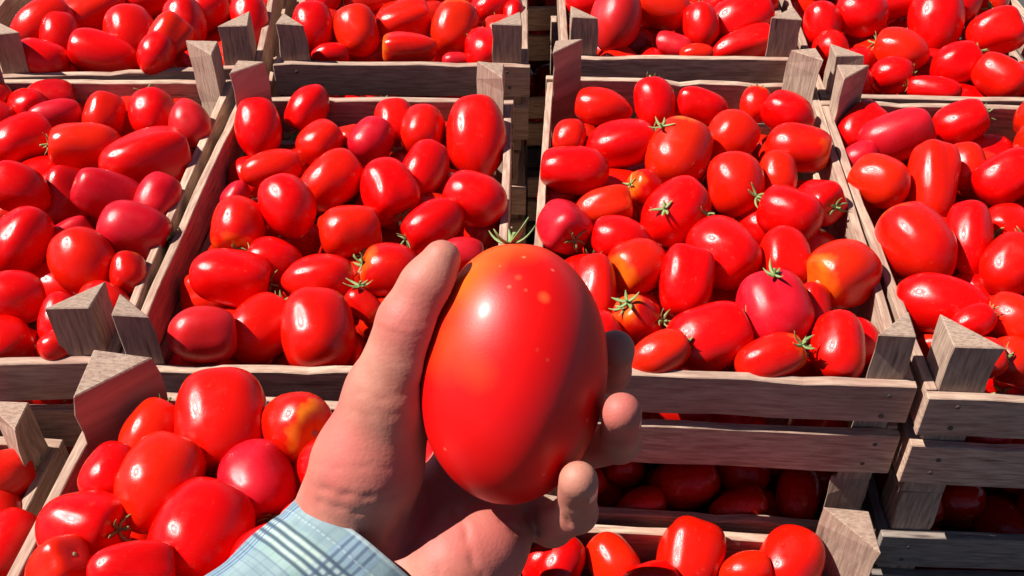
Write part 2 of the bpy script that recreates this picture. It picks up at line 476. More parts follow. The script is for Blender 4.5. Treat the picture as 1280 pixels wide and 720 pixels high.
DEEP="""
C 959 7850 7092 -96 -21 19 305 227
C 2319 8664 7155 39 -91 -11 275 216
C 2324 9915 7055 91 32 26 313 218
C 1746 8494 7098 95 -29 -12 279 230
C 2671 7293 7048 67 68 30 267 213
C 884 8326 7123 -91 38 -15 349 234
C 2271 9479 7067 -95 -14 -28 289 220
C 1081 9902 7048 -15 99 5 302 212
C 2901 9563 7045 81 58 10 273 219
C 1545 7427 7124 95 3 30 247 210
C 2887 8532 7073 -15 -97 -20 326 234
C 1796 9322 7072 50 -85 15 309 238
C 2135 6763 7059 87 48 -13 383 264
C 2019 7803 7066 -86 51 -3 345 245
C 746 9486 7146 -11 -96 -27 325 233
C 1719 9849 7043 -79 -62 2 299 218
B -1961 8754 7121 -86 -50 -10 317 239
B -1909 9617 7109 69 70 -20 282 218
B -1290 7393 7068 -89 -38 24 391 264
B -754 8291 7117 98 -22 1 290 251
B -2381 6666 7070 100 -7 3 339 231
B -783 9633 7105 -68 -73 7 316 266
B -1497 8011 7086 -23 -96 -14 328 232
B -1793 6725 7111 -96 5 -27 269 225
B -642 8773 7134 94 -34 -6 256 211
B -1113 9182 7090 -33 94 -6 262 218
B -1290 8468 7099 93 -35 -7 259 212
B -1580 9267 7070 -82 -55 17 337 228
B -2308 8378 7077 99 -5 -11 303 223
B -2569 7647 7041 -82 54 20 325 226
B -2276 9232 7079 31 91 -29 316 244
A -4980 6931 7363 41 -90 -18 301 250
A -4916 7556 7375 -99 15 -2 321 266
A -5498 8192 7314 -49 87 -7 390 266
A -5493 7385 7408 -97 22 -4 336 255
A -5561 6618 7369 -86 42 -29 289 249
A -5634 9021 7310 99 -14 -10 347 252
A -4600 6380 7391 98 -11 -14 329 243
A -5765 10159 7335 -68 -66 -33 288 199
A -5160 6420 7334 80 -53 27 236 197
A -4948 10234 7054 -65 -75 -7 279 214
A -5286 7206 7073 41 88 -25 286 211
A -4744 9560 7082 88 38 -28 341 261
A -3731 7723 7044 -92 32 -22 361 263
A -4984 8423 7043 -99 5 13 340 236
A -5400 7696 7044 -96 29 1 357 260
A -4683 6983 7060 -59 76 -29 297 226
A -3700 10179 7136 -85 48 -23 286 221
A -5131 9192 7050 -62 76 19 306 216
A -3839 9093 7090 -25 -95 -19 310 245
A -5688 6304 7050 95 30 9 279 237
A -4453 7881 7074 99 11 -3 316 212
E 5630 6698 7355 -89 40 -23 296 255
E 4819 5904 7437 40 -86 32 350 267
E 4847 6950 7337 45 -86 24 323 262
E 5392 9076 7435 -100 1 7 309 261
E 5447 7273 7415 -80 -56 23 391 268
E 5539 8067 7413 -99 -4 12 344 243
E 5611 9554 7456 -66 74 -15 363 244
E 5785 8514 7374 95 5 -32 310 258
E 5033 7701 7396 -8 -96 25 343 262
E 5608 6058 7408 -28 -94 18 352 262
E 5158 8490 7250 -46 83 31 303 203
E 4643 6429 7249 17 95 -25 269 199
E 5869 7739 7258 -20 -96 -21 268 195
E 5864 9006 7314 45 86 -26 275 197
E 5135 6305 7314 81 -52 27 317 215
E 4268 6708 7122 -56 81 -18 312 231
E 4418 5908 7111 -33 94 -2 312 218
E 5300 7807 7047 63 -75 20 325 228
E 4022 7899 7090 80 54 -26 315 269
E 4006 8602 7048 -99 9 8 333 256
E 5381 5870 7046 97 -6 -24 282 231
E 4850 7389 7084 -34 93 17 295 230
E 4162 9585 7135 -98 17 -8 299 216
E 4311 9122 7068 27 94 -21 307 230
G -2153 14210 7362 94 29 -17 336 264
G -352 14943 7336 98 13 -12 387 266
G -982 14813 7347 -92 26 31 312 251
G -1956 15299 7310 19 98 3 390 269
G -1141 13814 7396 54 83 -13 354 252
G -1422 14455 7351 22 -98 3 328 254
G -287 13882 7386 38 93 -4 349 256
G -1359 15346 7416 -12 95 -28 386 262
G -508 14408 7414 -90 40 17 317 242
G -1692 13892 7410 33 94 5 315 246
G -2205 14721 7302 -94 29 -17 315 244
G -586 12934 7329 -18 94 -29 284 204
G -672 15372 7395 -15 -94 30 256 195
G -237 15370 7243 83 54 9 242 198
G -700 13562 7362 -93 36 11 281 213
G -2303 13656 7354 64 -76 4 299 205
G -686 14012 7268 54 78 -31 266 192
G -1515 12713 7158 38 92 2 312 232
G -1241 15019 7065 57 81 15 279 235
G -932 14401 7108 87 48 -11 315 217
G -2179 12065 7075 93 19 33 365 244
G -2351 12411 7196 -97 -17 17 270 218
G -343 13335 7080 -3 -95 30 310 255
G -728 12454 7092 -41 -89 -18 319 227
G -107 14337 7053 -68 73 1 279 212
G -1745 14866 7106 -81 -58 5 297 230
G -1473 13685 7074 -57 -75 33 317 233
G -1888 13365 7160 95 -28 -13 304 243
G -1089 12026 7041 67 -72 -19 321 224
G -1074 12692 7152 60 80 -10 300 245
I 1909 15107 7450 -25 95 16 379 269
I 1344 14803 7353 95 -15 -27 337 247
I 2434 14202 7406 43 90 3 382 261
I 1831 13984 7388 -78 -62 -7 319 260
I 2474 15494 7374 -25 -95 16 325 246
I 3004 14242 7384 79 60 -11 323 270
I 1092 14208 7331 93 -31 -19 299 241
I 1082 15530 7411 -75 -64 19 344 260
I 3021 13627 7457 80 -51 -31 315 247
I 2476 14924 7368 -24 92 31 299 252
I 2927 15273 7395 -18 -98 1 303 247
I 2473 13495 7329 -70 68 -20 340 263
I 1557 13279 7438 88 -46 6 331 257
I 1829 14501 7347 66 -74 8 238 201
I 957 13627 7381 100 2 -1 282 194
I 3126 14883 7252 93 36 11 247 200
I 2406 13013 7274 -54 83 16 285 209
I 1511 15297 7256 77 -63 7 249 200
I 2919 13722 7052 -87 45 -21 256 220
I 2894 12942 7172 21 -92 -32 351 267
I 1201 13433 7085 88 43 21 299 233
I 2104 14720 7046 90 -38 20 346 267
I 1661 12927 7098 -100 1 -3 312 263
I 1080 12943 7096 70 -71 -3 286 217
I 2108 15469 7059 -96 28 3 253 213
I 1785 13506 7045 28 -94 -21 352 264
I 1675 14287 7054 -93 35 11 307 259
I 2250 11931 7070 -60 77 22 266 215
I 1361 13919 7101 77 63 12 272 225
I 1011 15105 7078 39 88 27 274 229
I 2356 12571 7063 -81 58 2 276 218
J 4982 13973 7359 -89 39 -22 346 249
J 5779 14383 7379 -30 95 -13 323 246
J 4053 13208 7456 -23 97 1 343 247
J 4134 14485 7369 94 35 1 359 262
J 4422 13722 7423 -74 -67 -11 368 250
J 5688 13574 7370 -57 76 -32 287 242
J 4923 14498 7429 -95 -5 31 340 267
J 6026 10440 7351 21 -93 30 352 262
J 6255 14429 7335 -63 77 -12 297 240
J 6175 13894 7370 70 -65 -30 323 247
J 5458 14085 7313 -17 97 -16 319 219
J 3954 13791 7307 -66 -72 21 307 214
J 4800 13438 7317 -95 29 13 300 214
J 5405 13090 7393 38 92 8 246 206
J 4486 14198 7351 98 10 14 260 203
J 4140 12524 7073 -88 -47 -9 299 238
J 4728 14565 7049 10 99 5 292 234
J 5756 12906 7060 -75 -64 -17 335 236
J 4470 11689 7095 81 50 -32 384 257
J 5930 12180 7179 -68 67 30 260 214
J 5163 12559 7047 -19 96 -22 330 231
J 4642 12896 7147 -79 -61 -8 327 252
J 6100 11137 7077 26 -93 -26 267 216
J 6135 13464 7055 41 90 -13 273 213
J 5267 13370 7098 61 72 32 345 248
F -4044 14364 7393 -81 -59 0 342 268
F -4762 14763 7444 32 -94 13 306 242
F -4997 13981 7437 -84 46 30 301 241
F -5642 14447 7344 97 -17 -19 315 259
F -3636 13962 7418 -4 -99 10 334 259
F -4045 15069 7304 76 -56 -32 353 252
F -5549 14989 7313 17 96 21 323 268
F -5811 13934 7317 -100 -5 0 259 211
F -4370 14775 7351 -5 -100 5 255 197
F -3545 13311 7356 100 -2 3 272 204
F -3589 14535 7386 -58 82 -3 260 218
F -4149 13813 7393 -52 83 -20 286 206
F -4637 14313 7341 -84 49 -22 279 216
F -4537 15267 7340 -96 -25 -13 238 194
F -5142 14385 7378 75 67 -3 267 207
F -4963 11664 7094 47 85 -22 328 230
F -5417 13673 7197 25 96 9 303 261
F -4576 13644 7099 -92 -38 13 330 222
F -5017 12955 7055 60 -80 8 294 213
F -4223 12646 7170 34 94 -1 294 242
F -3464 12588 7042 -89 44 -8 338 227
F -4684 12308 7045 88 44 16 296 241
F -5396 12601 7102 11 97 -22 282 230
F -5036 14965 7090 -52 -82 24 311 242
F -3871 13435 7065 -41 89 20 317 232
F -5880 14790 7066 20 -98 6 307 219
F -5703 13094 7166 -71 -70 -5 272 224
F -5440 11233 7047 22 -97 8 302 244
F -5058 14078 7063 70 72 3 308 217
F -4663 14722 7071 -3 -100 4 274 216
F -4559 13130 7090 67 -68 -30 322 239
K -2103 1120 7642 -89 45 -3 361 258
K -2143 2773 7660 89 -41 20 293 247
K -2702 1101 7722 -12 97 -23 314 241
K -726 1958 7673 98 20 3 350 252
K -888 1241 7646 -66 75 8 341 244
K -1376 2425 7659 85 44 -29 364 249
K -503 3365 7694 -20 95 22 327 249
K -2077 2257 7709 -93 38 -2 376 260
K -1700 1591 7678 -93 -34 17 332 251
K -2438 1812 7699 91 -40 -12 302 249
K -948 3057 7638 -93 38 -5 318 264
K -1351 736 7622 90 42 12 335 243
K -2774 2291 7590 84 49 23 349 263
K -510 2624 7696 95 25 16 292 252
K -1507 2902 7665 -68 -71 -19 286 246
K -2342 3266 7738 94 16 -29 286 243
K -2733 3113 7592 6 96 -28 284 216
K -1143 3485 7557 41 91 2 280 211
K -2370 739 7584 -95 -29 -15 237 194
K -1362 1973 7532 -72 -69 4 268 206
K -632 1599 7538 -67 -74 -9 225 193
K -604 752 7625 46 -88 -11 229 192
K -1479 1246 7639 3 -99 11 225 193
K -2560 3619 7558 -97 -24 -4 295 219
K -2882 1569 7624 -99 -14 10 284 206
K -2284 4610 7355 90 32 -30 319 232
K -1990 3779 7419 90 43 -2 318 214
K -678 2322 7374 -6 -100 -1 290 240
K -1572 4320 7333 67 -74 4 288 248
K -1810 3234 7395 -70 -69 -20 375 259
K -2788 1863 7378 97 24 -1 283 219
K -2635 4028 7416 21 -96 -16 294 217
K -1099 1704 7356 97 25 -4 301 212
K -472 3682 7397 -95 -11 -30 253 216
K -2536 2711 7346 -92 33 23 363 250
K -834 861 7345 82 57 3 242 210
K -1869 1349 7330 92 -35 -16 280 234
K -1832 710 7448 51 84 19 308 214
D 2194 3228 5620 24 -97 9 312 246
D 1597 4592 5717 27 93 -26 308 257
D 1838 2615 5774 24 94 23 356 256
D 2456 4142 5639 25 91 32 313 248
D 957 3456 5672 -19 93 33 368 253
D 1601 3588 5730 84 52 15 367 261
D 298 3863 5674 48 -87 13 341 240
D 713 1978 5660 19 98 -2 332 264
D 1092 4104 5755 -2 -96 -28 329 256
D 1605 1485 5644 -95 19 -23 346 260
D 286 1291 5774 65 76 3 324 247
D 173 2380 5764 -32 -91 25 368 262
D 457 3225 5737 -13 99 -3 322 241
D 423 4426 5659 98 -1 22 316 245
D 2293 1073 5776 -98 0 19 366 246
D 1975 2025 5647 31 95 -4 329 270
D 2199 4730 5741 -86 -51 3 316 261
D 973 2826 5712 -82 -58 -4 352 269
D 924 1397 5692 -91 -32 27 360 243
D 1399 2139 5635 -97 18 -19 293 245
D 2279 1578 5642 -52 -85 -2 324 241
D 1122 4546 5607 -65 -74 20 239 203
D 2413 2608 5581 -92 -39 6 301 209
D 497 4870 5678 -91 -33 25 304 219
D 2201 3802 5715 -61 78 -15 229 196
D 253 1799 5591 -77 64 8 282 201
D 1584 4080 5642 -8 -96 -28 262 200
D 1324 2592 5565 -35 -91 -23 275 208
D 2406 2128 5666 -24 -97 9 296 197
D 2015 4237 5650 0 -97 -24 272 210
D 1285 1083 5715 7 -100 -4 258 206
D 1387 3140 5608 -96 -26 6 253 198
D 1824 3068 5599 41 85 33 242 202
D 1275 3837 5375 70 68 24 302 224
D 666 4068 5409 59 -80 14 320 264
D 651 2444 5437 98 0 22 323 265
D 358 3137 5368 -97 -9 21 288 215
D 1200 5178 5363 17 -95 26 292 227
D 2577 4899 5474 82 -52 26 322 218
D 2507 3694 5413 -2 -95 31 292 241
D 1945 3634 5370 69 71 15 295 222
D 1759 4420 5370 -79 -61 3 269 212
L -5068 4485 6697 -85 53 3 378 253
L -5679 1852 6818 52 -85 8 293 246
L -5787 2716 6698 -98 -10 -16 302 243
L -5717 3278 6725 25 96 -12 359 248
L -4408 5305 6812 70 -64 -30 353 250
L -4212 2722 6706 -23 92 32 331 263
L -4845 3428 6787 79 -62 0 294 241
L -5381 3727 6787 47 -87 14 355 243
L -6132 1424 6761 80 55 26 278 241
L -4579 4160 6832 -31 -93 20 349 241
L -4103 3744 6730 -69 -71 15 320 260
L -6310 3629 6761 -13 -94 30 324 252
L -4549 2058 6740 -72 69 -1 296 241
L -6088 5001 6806 -53 85 -5 313 253
L -5724 4396 6731 70 66 -28 320 252
L -5635 5302 6727 -4 94 -33 317 253
L -4776 2666 6744 -88 43 -21 346 264
L -4409 1305 6839 -44 85 29 335 262
L -4900 5163 6762 32 -91 -28 359 270
L -5256 3048 6738 83 -48 -29 293 245
L -5165 1572 6734 80 59 -9 337 257
L -4287 4724 6750 72 -64 25 343 248
L -5267 2374 6829 71 -67 21 323 265
L -6224 1948 6693 -58 80 -16 315 257
L -6329 2876 6794 56 -82 7 301 259
L -6224 4316 6747 97 19 -16 276 208
L -5903 3789 6649 -74 58 33 239 204
L -5628 1347 6708 0 -95 31 283 201
L -6362 2412 6660 100 1 -6 296 211
L -4275 3300 6638 100 -1 -2 281 203
L -5460 4874 6744 28 96 2 239 194
L -6152 5461 6641 90 31 31 297 204
L -4153 1693 6683 34 92 19 291 212
L -4127 2189 6623 -87 -45 22 262 191
L -4654 3033 6466 48 -82 -30 345 252
L -5277 5268 6446 41 91 -7 274 232
L -4225 4148 6496 -94 21 28 298 216
L -4524 3803 6510 -99 10 6 274 233
L -4667 1523 6493 -61 -75 25 307 253
L -5820 2233 6571 -87 -49 3 328 237
L -5404 4111 6459 -96 -16 21 268 223
L -5241 3430 6429 -90 -33 -27 306 241
L -6229 4043 6446 -19 98 -7 258 219
L -5394 2002 6435 -98 -19 -8 342 258
L -6284 3232 6427 -83 -52 20 307 213
L -4729 4740 6462 -92 -31 -25 290 235
C 2399 7677 6795 -49 -81 -31 291 231
C 1808 8831 6799 76 -62 -18 316 263
C 802 7522 6787 -77 -59 -25 270 214
C 2375 9042 6790 -46 -87 -15 342 270
C 1272 9299 6852 65 71 28 344 233
C 1338 7179 6768 -49 -87 -1 310 251
C 2890 10067 6733 73 -66 17 344 240
C 2276 8507 6740 -46 -88 6 292 227
C 2917 9151 6724 -1 -97 25 280 213
C 1451 7795 6768 54 83 -12 330 244
C 1512 8357 6756 96 -14 25 267 214
C 892 8980 6720 -71 70 -10 269 218
C 914 9506 6764 -56 -77 -31 313 233
C 1815 10181 6746 9 97 21 281 242
C 737 10149 6728 36 -93 9 288 247
C 894 8105 6759 -98 -5 16 324 261
C 622 8621 6804 -89 36 -28 263 213
C 2437 9822 6516 -45 89 7 309 263
C 1697 9799 6468 -34 -92 18 253 215
C 1153 6640 6591 -95 -5 -30 268 218
C 1997 9287 6514 0 -98 17 338 261
C 1296 10147 6543 99 3 -12 317 249
C 2824 7796 6450 68 72 17 331 234
C 2699 8581 6480 31 90 -30 336 260
C 2323 6941 6479 2 -97 24 314 231
C 2261 8046 6599 96 -3 -28 292 220
C 1048 8584 6589 -63 72 28 256 214
C 1407 8810 6500 38 -93 -3 281 229
C 880 9812 6467 92 40 1 244 212
C 1773 8080 6507 71 -66 -25 292 235
B -1856 7126 6774 -99 -7 -9 338 255
B -1518 9743 6807 88 -44 -14 338 240
B -894 7223 6779 -64 -76 -7 327 219
B -638 9054 6823 -97 -9 -22 286 221
B -2662 8305 6769 54 -83 -15 323 253
B -2396 9679 6796 15 94 31 276 219
B -1091 6541 6759 27 -94 22 286 231
B -1775 8354 6774 -44 -84 31 331 223
B -1087 7814 6732 -4 -96 -28 315 212
B -1316 8871 6736 -23 92 -32 335 227
B -461 8367 6770 -87 38 -30 367 260
B -419 9496 6825 35 89 -30 316 242
B -2005 7607 6811 71 -62 33 322 254
B -480 7774 6748 38 -92 -10 283 221
B -1291 8237 6763 -13 -98 -16 245 213
B -2216 8548 6552 45 -88 -13 356 263
B -1210 8584 6452 -99 -12 -10 307 221
B -2362 7169 6468 -73 61 32 276 235
B -746 9440 6530 -8 99 -10 340 229
B -2404 9115 6552 -81 49 32 317 244
B -2694 7499 6587 -9 99 -8 259 221
B -1413 7343 6551 4 100 3 337 249
B -1246 9317 6492 92 26 28 286 239
B -792 7020 6457 -92 -38 -8 252 210
B -1921 9746 6492 97 21 14 308 228
B -1915 6702 6468 2 98 -17 280 227
B -1776 8900 6569 -87 -49 -6 310 215
A -5268 6454 6794 24 -97 -8 256 221
A -4721 7507 6832 -66 -70 26 318 241
A -4161 8054 6727 88 -46 13 319 249
A -5060 8805 6747 -58 81 5 297 230
A -5235 9661 6745 31 89 33 332 249
A -3643 8654 6732 94 -25 -22 313 218
A -3740 9741 6781 89 -45 -6 281 214
A -5375 8072 6764 -99 -16 -2 352 242
A -4168 8786 6869 -1 -99 12 309 240
A -4536 10067 6731 80 59 -13 309 257
A -5637 9253 6771 49 -87 7 305 212
A -5717 10046 6770 -5 -98 19 386 264
A -4833 6551 6833 -37 87 33 308 260
A -5749 8798 6807 98 1 20 325 237
A -5620 6823 6858 98 11 -17 308 218
A -4281 9609 6747 47 88 -1 279 211
A -4539 8575 6731 86 -44 -25 271 220
A -5063 6973 6540 54 83 15 304 254
A -4518 8983 6545 -89 44 12 256 222
A -4746 7867 6451 63 77 6 319 231
A -4117 9307 6444 -5 -99 10 354 243
A -5554 7278 6542 80 60 11 352 246
A -4158 10237 6501 46 -87 -16 272 217
A -5644 8422 6585 -97 -22 3 347 266
A -5274 9247 6499 99 -3 12 292 216
A -4817 9638 6470 54 81 -23 349 266
A -4073 8474 6470 -94 -13 30 334 230
A -4930 8407 6491 62 78 -14 278 211
A -4198 7424 6577 -33 -94 -9 272 215
A -4962 10131 6454 99 3 14 318 227
A -5681 6371 6469 96 25 -10 297 258
E 5667 7105 6828 -36 89 -28 302 261
E 4662 8461 6790 -29 95 -14 286 221
E 4888 6566 6812 -80 59 -13 295 216
E 4798 6050 6780 45 -85 -26 357 260
E 5294 8906 6823 84 54 11 367 252
E 5864 9458 6784 -18 -97 -13 353 253
E 4444 7947 6727 91 29 29 310 221
E 5812 8150 6731 90 -44 -7 317 251
E 5780 6484 6737 -89 42 -21 303 258
E 3938 7375 6751 21 -96 -20 316 224
E 5146 8370 6745 -88 40 26 300 231
E 5074 7033 6820 -93 20 -30 293 226
E 3971 9588 6734 3 100 0 336 256
E 5747 7589 6875 -67 73 -12 279 218
E 5865 8897 6731 -37 92 -8 290 228
E 5740 5860 6743 57 80 -17 310 231
E 5052 7624 6725 92 -39 1 311 222
E 5306 6233 6822 -49 -86 13 264 218
E 5415 9452 6799 22 -94 -27 321 224
E 4676 9160 6556 44 87 22 299 225
E 5446 7395 6526 70 71 9 332 243
E 5369 9150 6456 -94 28 20 319 224
E 5380 8019 6504 -78 57 -27 251 216
E 5011 6783 6462 -32 93 -17 319 243
E 4044 8219 6522 -60 -76 -25 357 246
E 4468 7337 6541 22 -97 -7 350 239
E 5176 5863 6448 -46 -88 -11 263 217
E 4228 9277 6441 -61 78 -15 287 223
E 4305 8774 6538 48 -87 6 280 226
G -632 14228 6809 -35 -94 2 308 227
G -1252 14411 6748 99 -1 -15 353 250
G -749 13303 6735 -55 77 -32 302 236
G -2030 14239 6732 -91 -36 -18 379 255
G -250 13687 6778 -64 73 23 327 226
G -1360 12716 6783 79 59 15 319 240
G -249 15233 6752 -30 95 3 252 219
G -760 15356 6761 65 -75 -11 299 234
G -1287 15373 6810 -76 -62 -20 276 232
G -1745 13008 6727 -96 6 -27 289 234
G -135 12700 6749 -18 -95 27 312 221
G -1529 12124 6868 -1 100 6 303 214
G -183 14669 6786 100 1 3 281 223
G -2319 12962 6796 -99 -14 -1 313 232
G -2180 13706 6850 -71 69 15 358 241
G -397 12088 6749 -94 -33 -9 375 254
G -2148 14951 6800 28 -96 -7 279 224
G -1025 13894 6831 37 -93 -1 309 242
G -558 12744 6756 -89 -44 -9 266 212
G -1780 15269 6807 -13 -97 20 344 234
G -1275 15128 6470 -82 47 -32 336 235
G -1260 13823 6449 -76 -60 25 316 233
G -398 14038 6509 -98 18 -1 283 214
G -2082 13217 6480 63 73 27 306 243
G -605 11258 6498 62 -78 9 307 220
G -1745 11852 6507 -37 93 -1 315 222
G -933 12594 6485 -87 43 -25 270 210
G -1176 11228 6561 70 -71 -11 282 214
G -2238 15286 6506 75 62 -24 313 210
G -1211 13213 6523 12 94 31 337 239
G -199 13247 6574 -58 -78 23 280 218
G -506 14929 6479 -60 79 12 300 240
G -2267 12639 6498 88 47 -2 274 230
I 1561 15314 6765 80 54 27 366 253
I 2530 15477 6876 -29 -91 28 295 244
I 1046 14676 6724 59 -76 -28 297 218
I 2352 13419 6844 81 -58 7 314 257
I 2892 15159 6790 10 -95 29 315 222
I 2992 14327 6852 86 44 -27 318 253
I 1397 11995 6761 -5 -95 -31 268 217
I 2188 14089 6793 97 -12 -20 289 238
I 2922 13283 6742 -80 51 32 281 228
I 1501 14723 6760 -33 92 22 337 255
I 2101 12896 6860 -40 -92 7 281 240
I 2864 12482 6874 -64 75 -19 320 250
I 2577 14668 6841 -59 -81 4 324 217
I 1039 14165 6759 -89 -38 -25 286 241
I 1958 13747 6727 94 -35 0 256 218
I 2094 12324 6817 -57 76 31 272 228
I 2544 15198 6464 24 -93 27 280 222
I 1879 14960 6478 -8 96 26 275 216
I 1650 13947 6504 46 86 -22 289 231
I 2367 12151 6461 -86 -39 -33 265 212
I 2429 12826 6518 -84 45 31 259 212
I 2766 14421 6465 43 89 -12 363 263
I 1409 13368 6512 -76 64 13 304 224
I 1008 12100 6456 -5 100 -6 281 234
I 2012 13140 6500 -61 -78 -18 291 240
I 2070 15524 6516 78 60 20 287 239
I 1663 11450 6589 61 -79 -1 297 248
I 3089 15545 6538 95 -30 4 314 229
I 1542 12684 6564 93 -23 30 305 245
I 2785 11603 6440 17 97 -17 262 211
I 2516 13780 6582 94 21 28 314 269
I 3104 14905 6489 87 -44 23 314 224
I 997 13750 6457 53 -82 -23 275 235
I 1050 15508 6472 -98 19 6 329 233
I 2151 14378 6480 -6 -95 -31 284 220
I 2990 12624 6500 97 -4 23 314 218
J 5871 11351 6771 -75 -58 31 319 259
J 5440 12099 6819 -18 -94 28 327 265
J 5935 14541 6824 29 -95 -8 318 235
J 4060 14352 6788 -98 0 -20 357 268
J 5207 13819 6725 51 86 -7 316 257
J 5364 14584 6773 92 37 -13 336 224
J 5816 13493 6756 -3 99 -14 281 228
J 4704 13847 6778 10 99 -2 317 214
J 4635 13241 6831 -85 -43 -29 327 237
J 4161 10490 6862 -96 12 -25 311 248
J 4952 11663 6751 -72 -67 18 251 214
J 5964 10879 6753 82 49 29 262 225
J 6039 12385 6849 95 28 14 314 244
J 4637 12338 6759 -96 5 -28 275 219
J 4157 13014 6753 -69 70 -19 329 229
J 5153 12971 6751 44 86 24 275 217
J 6189 13898 6861 86 -39 -33 322 226
J 5951 11948 6727 89 -35 -31 296 222
J 5160 11094 6744 -98 4 -20 308 261
J 5001 10694 6499 94 32 -11 296 245
J 5615 11035 6474 22 -94 -24 322 216
J 5849 14014 6467 93 -31 -19 339 267
J 4571 14100 6475 93 -18 -31 253 213
J 5642 12757 6541 -28 -91 32 352 250
J 4817 12727 6585 59 -80 6 302 221
J 4353 10776 6455 64 -76 11 290 234
J 5019 12089 6502 -27 96 6 350 246
J 4925 14503 6518 -36 -90 25 292 239
J 5999 10357 6566 92 38 -2 280 214
J 5059 13345 6493 97 -8 -24 362 268
J 4528 13488 6452 68 72 16 286 217
F -4444 14937 6739 21 -93 -31 362 268
F -5660 15125 6802 -89 -37 -26 293 220
F -5389 12123 6879 1 -95 -32 295 238
F -3609 14707 6736 -98 -18 -4 277 218
F -3538 14057 6831 16 -97 17 303 221
F -3670 15161 6852 -89 46 6 337 245
F -4060 13028 6814 -83 51 -23 326 264
F -5823 14194 6800 -85 49 19 277 214
F -4285 12207 6853 -85 -53 -7 288 211
F -4309 14292 6780 -87 50 1 321 229
F -4941 13532 6760 4 -99 10 355 259
F -4743 12605 6729 -4 99 15 304 233
F -5179 14530 6810 -3 -100 -7 317 213
F -5585 13654 6796 20 96 -19 311 225
F -3971 11937 6811 -62 -74 26 309 251
F -4790 14431 6768 4 -96 26 289 234
F -5417 11578 6725 -95 -4 31 335 232
F -4740 11973 6731 88 -44 18 339 242
F -3992 13715 6724 69 72 -4 349 245
F -5314 12975 6741 -10 -97 -21 303 236
F -5680 12514 6788 -32 92 21 256 211
F -5722 14540 6516 85 49 -18 283 235
F -5409 12310 6468 -40 -87 -29 345 242
F -4498 12998 6523 -29 96 3 246 213
F -4231 11393 6471 95 -32 0 307 237
F -4119 12496 6559 -80 60 7 282 231
F -3482 12495 6443 -43 85 30 257 214
F -4612 13913 6491 -40 91 -8 356 238
F -3789 14201 6535 24 97 -2 280 220
F -5034 15133 6557 79 51 33 319 247
F -4017 14727 6510 -12 99 7 298 246
F -4836 11281 6445 -33 -94 8 316 253
F -5666 13253 6464 -42 87 28 312 255
F -5152 14070 6506 99 15 -2 260 215
F -5570 13923 6446 43 -88 -17 264 214
K -1632 1847 7083 -62 -75 25 326 257
K -2286 938 7007 10 -97 -22 329 258
K -1738 794 7049 96 -22 -17 345 254
K -628 3136 7046 -65 74 -19 332 231
K -2500 1410 7016 99 10 -8 299 221
K -2092 2078 7051 -6 -97 24 318 266
K -2240 3028 7072 40 -87 -30 320 244
K -729 1341 7026 5 -100 2 322 247
K -1262 1103 7120 15 98 14 292 250
K -1729 2955 7009 -98 -20 -2 312 224
K -2700 3483 7077 -87 38 -31 276 219
K -1347 3381 7067 99 11 -10 310 213
K -2034 4277 7086 70 71 -10 340 240
K -1375 2586 7006 -31 95 8 309 223
K -1764 3761 7023 19 98 -11 392 264
K -935 3804 7127 -85 52 -7 326 224
K -2874 857 7123 84 -49 -24 356 250
K -2705 2304 7074 -79 -59 15 264 229
K -567 4682 7115 -98 -9 15 306 244
K -2498 1836 7082 -4 100 1 255 219
K -911 2673 7100 -12 -98 -16 280 223
K -1128 4780 7008 79 -60 -10 286 228
K -1648 1457 6764 -15 99 3 323 250
K -1192 1880 6860 19 94 -30 329 261
K -1061 3657 6728 -95 -29 7 334 225
K -1059 4140 6781 77 59 25 321 235
K -2701 2736 6826 68 -73 5 335 234
K -677 754 6821 89 42 18 340 255
K -1796 2439 6731 93 -21 -30 296 244
K -976 2384 6748 -97 -3 -24 290 211
K -2302 3886 6793 96 -26 13 287 241
K -2424 4415 6781 -19 -95 25 338 235
K -1498 4719 6794 22 -95 -24 265 214
K -2151 3427 6742 -94 -24 24 259 221
K -642 1930 6741 -15 -98 9 319 263
K -456 3558 6826 95 -31 7 341 256
K -2000 4603 6723 2 -98 -19 320 246
K -979 2954 6740 -56 77 -30 313 217
D 1884 1930 5150 50 -86 13 353 246
D 712 3377 5148 88 36 31 289 214
D 2214 3146 5110 98 19 -10 335 254
D 598 1277 5191 -80 -53 -28 397 269
D 1326 1304 5101 17 97 18 390 264
D 2111 4767 5082 -63 77 9 379 264
D 2208 1340 5104 -80 -55 25 310 248
D 1273 2043 5112 78 -57 25 292 239
D 1257 2678 5079 61 -72 -33 355 252
D 1028 4117 5110 19 -98 2 306 261
D 2201 2314 5048 53 -82 22 373 249
D 2323 4212 5073 -84 -53 -14 277 236
D 1817 2858 5048 75 -65 9 336 234
D 1433 4554 5107 67 -68 -29 284 223
D 210 2140 5120 7 -98 18 354 247
D 389 5323 5162 -82 53 20 331 252
D 1637 4003 5130 -83 54 -11 278 223
D 312 4766 5063 8 100 -3 329 227
D 546 2685 5054 98 -6 -20 348 240
D 2480 5008 5055 -71 70 7 327 224
D 243 3567 5144 -71 -63 33 273 228
D 817 4845 5108 -18 98 11 306 262
D 154 1479 5160 -85 -47 -21 263 225
D 1511 3344 5094 73 61 30 304 235
D 737 2015 5182 93 25 26 343 262
D 1539 5017 5083 -41 -91 -10 282 245
D 1711 2251 4778 68 -73 11 297 219
D 1213 3596 4806 -27 -96 -3 308 255
D 2025 3537 4798 -13 -96 25 303 210
D 397 3893 4767 85 51 -15 292 213
D 1882 4316 4893 -100 -1 3 288 240
D 2030 1094 4796 100 1 0 270 211
D 1123 5209 4811 23 96 14 325 234
D 578 1634 4830 95 28 12 277 219
D 571 4510 4764 -95 -32 -3 277 241
D 2490 3692 4819 36 92 -17 340 262
D 952 2270 4760 52 83 22 300 238
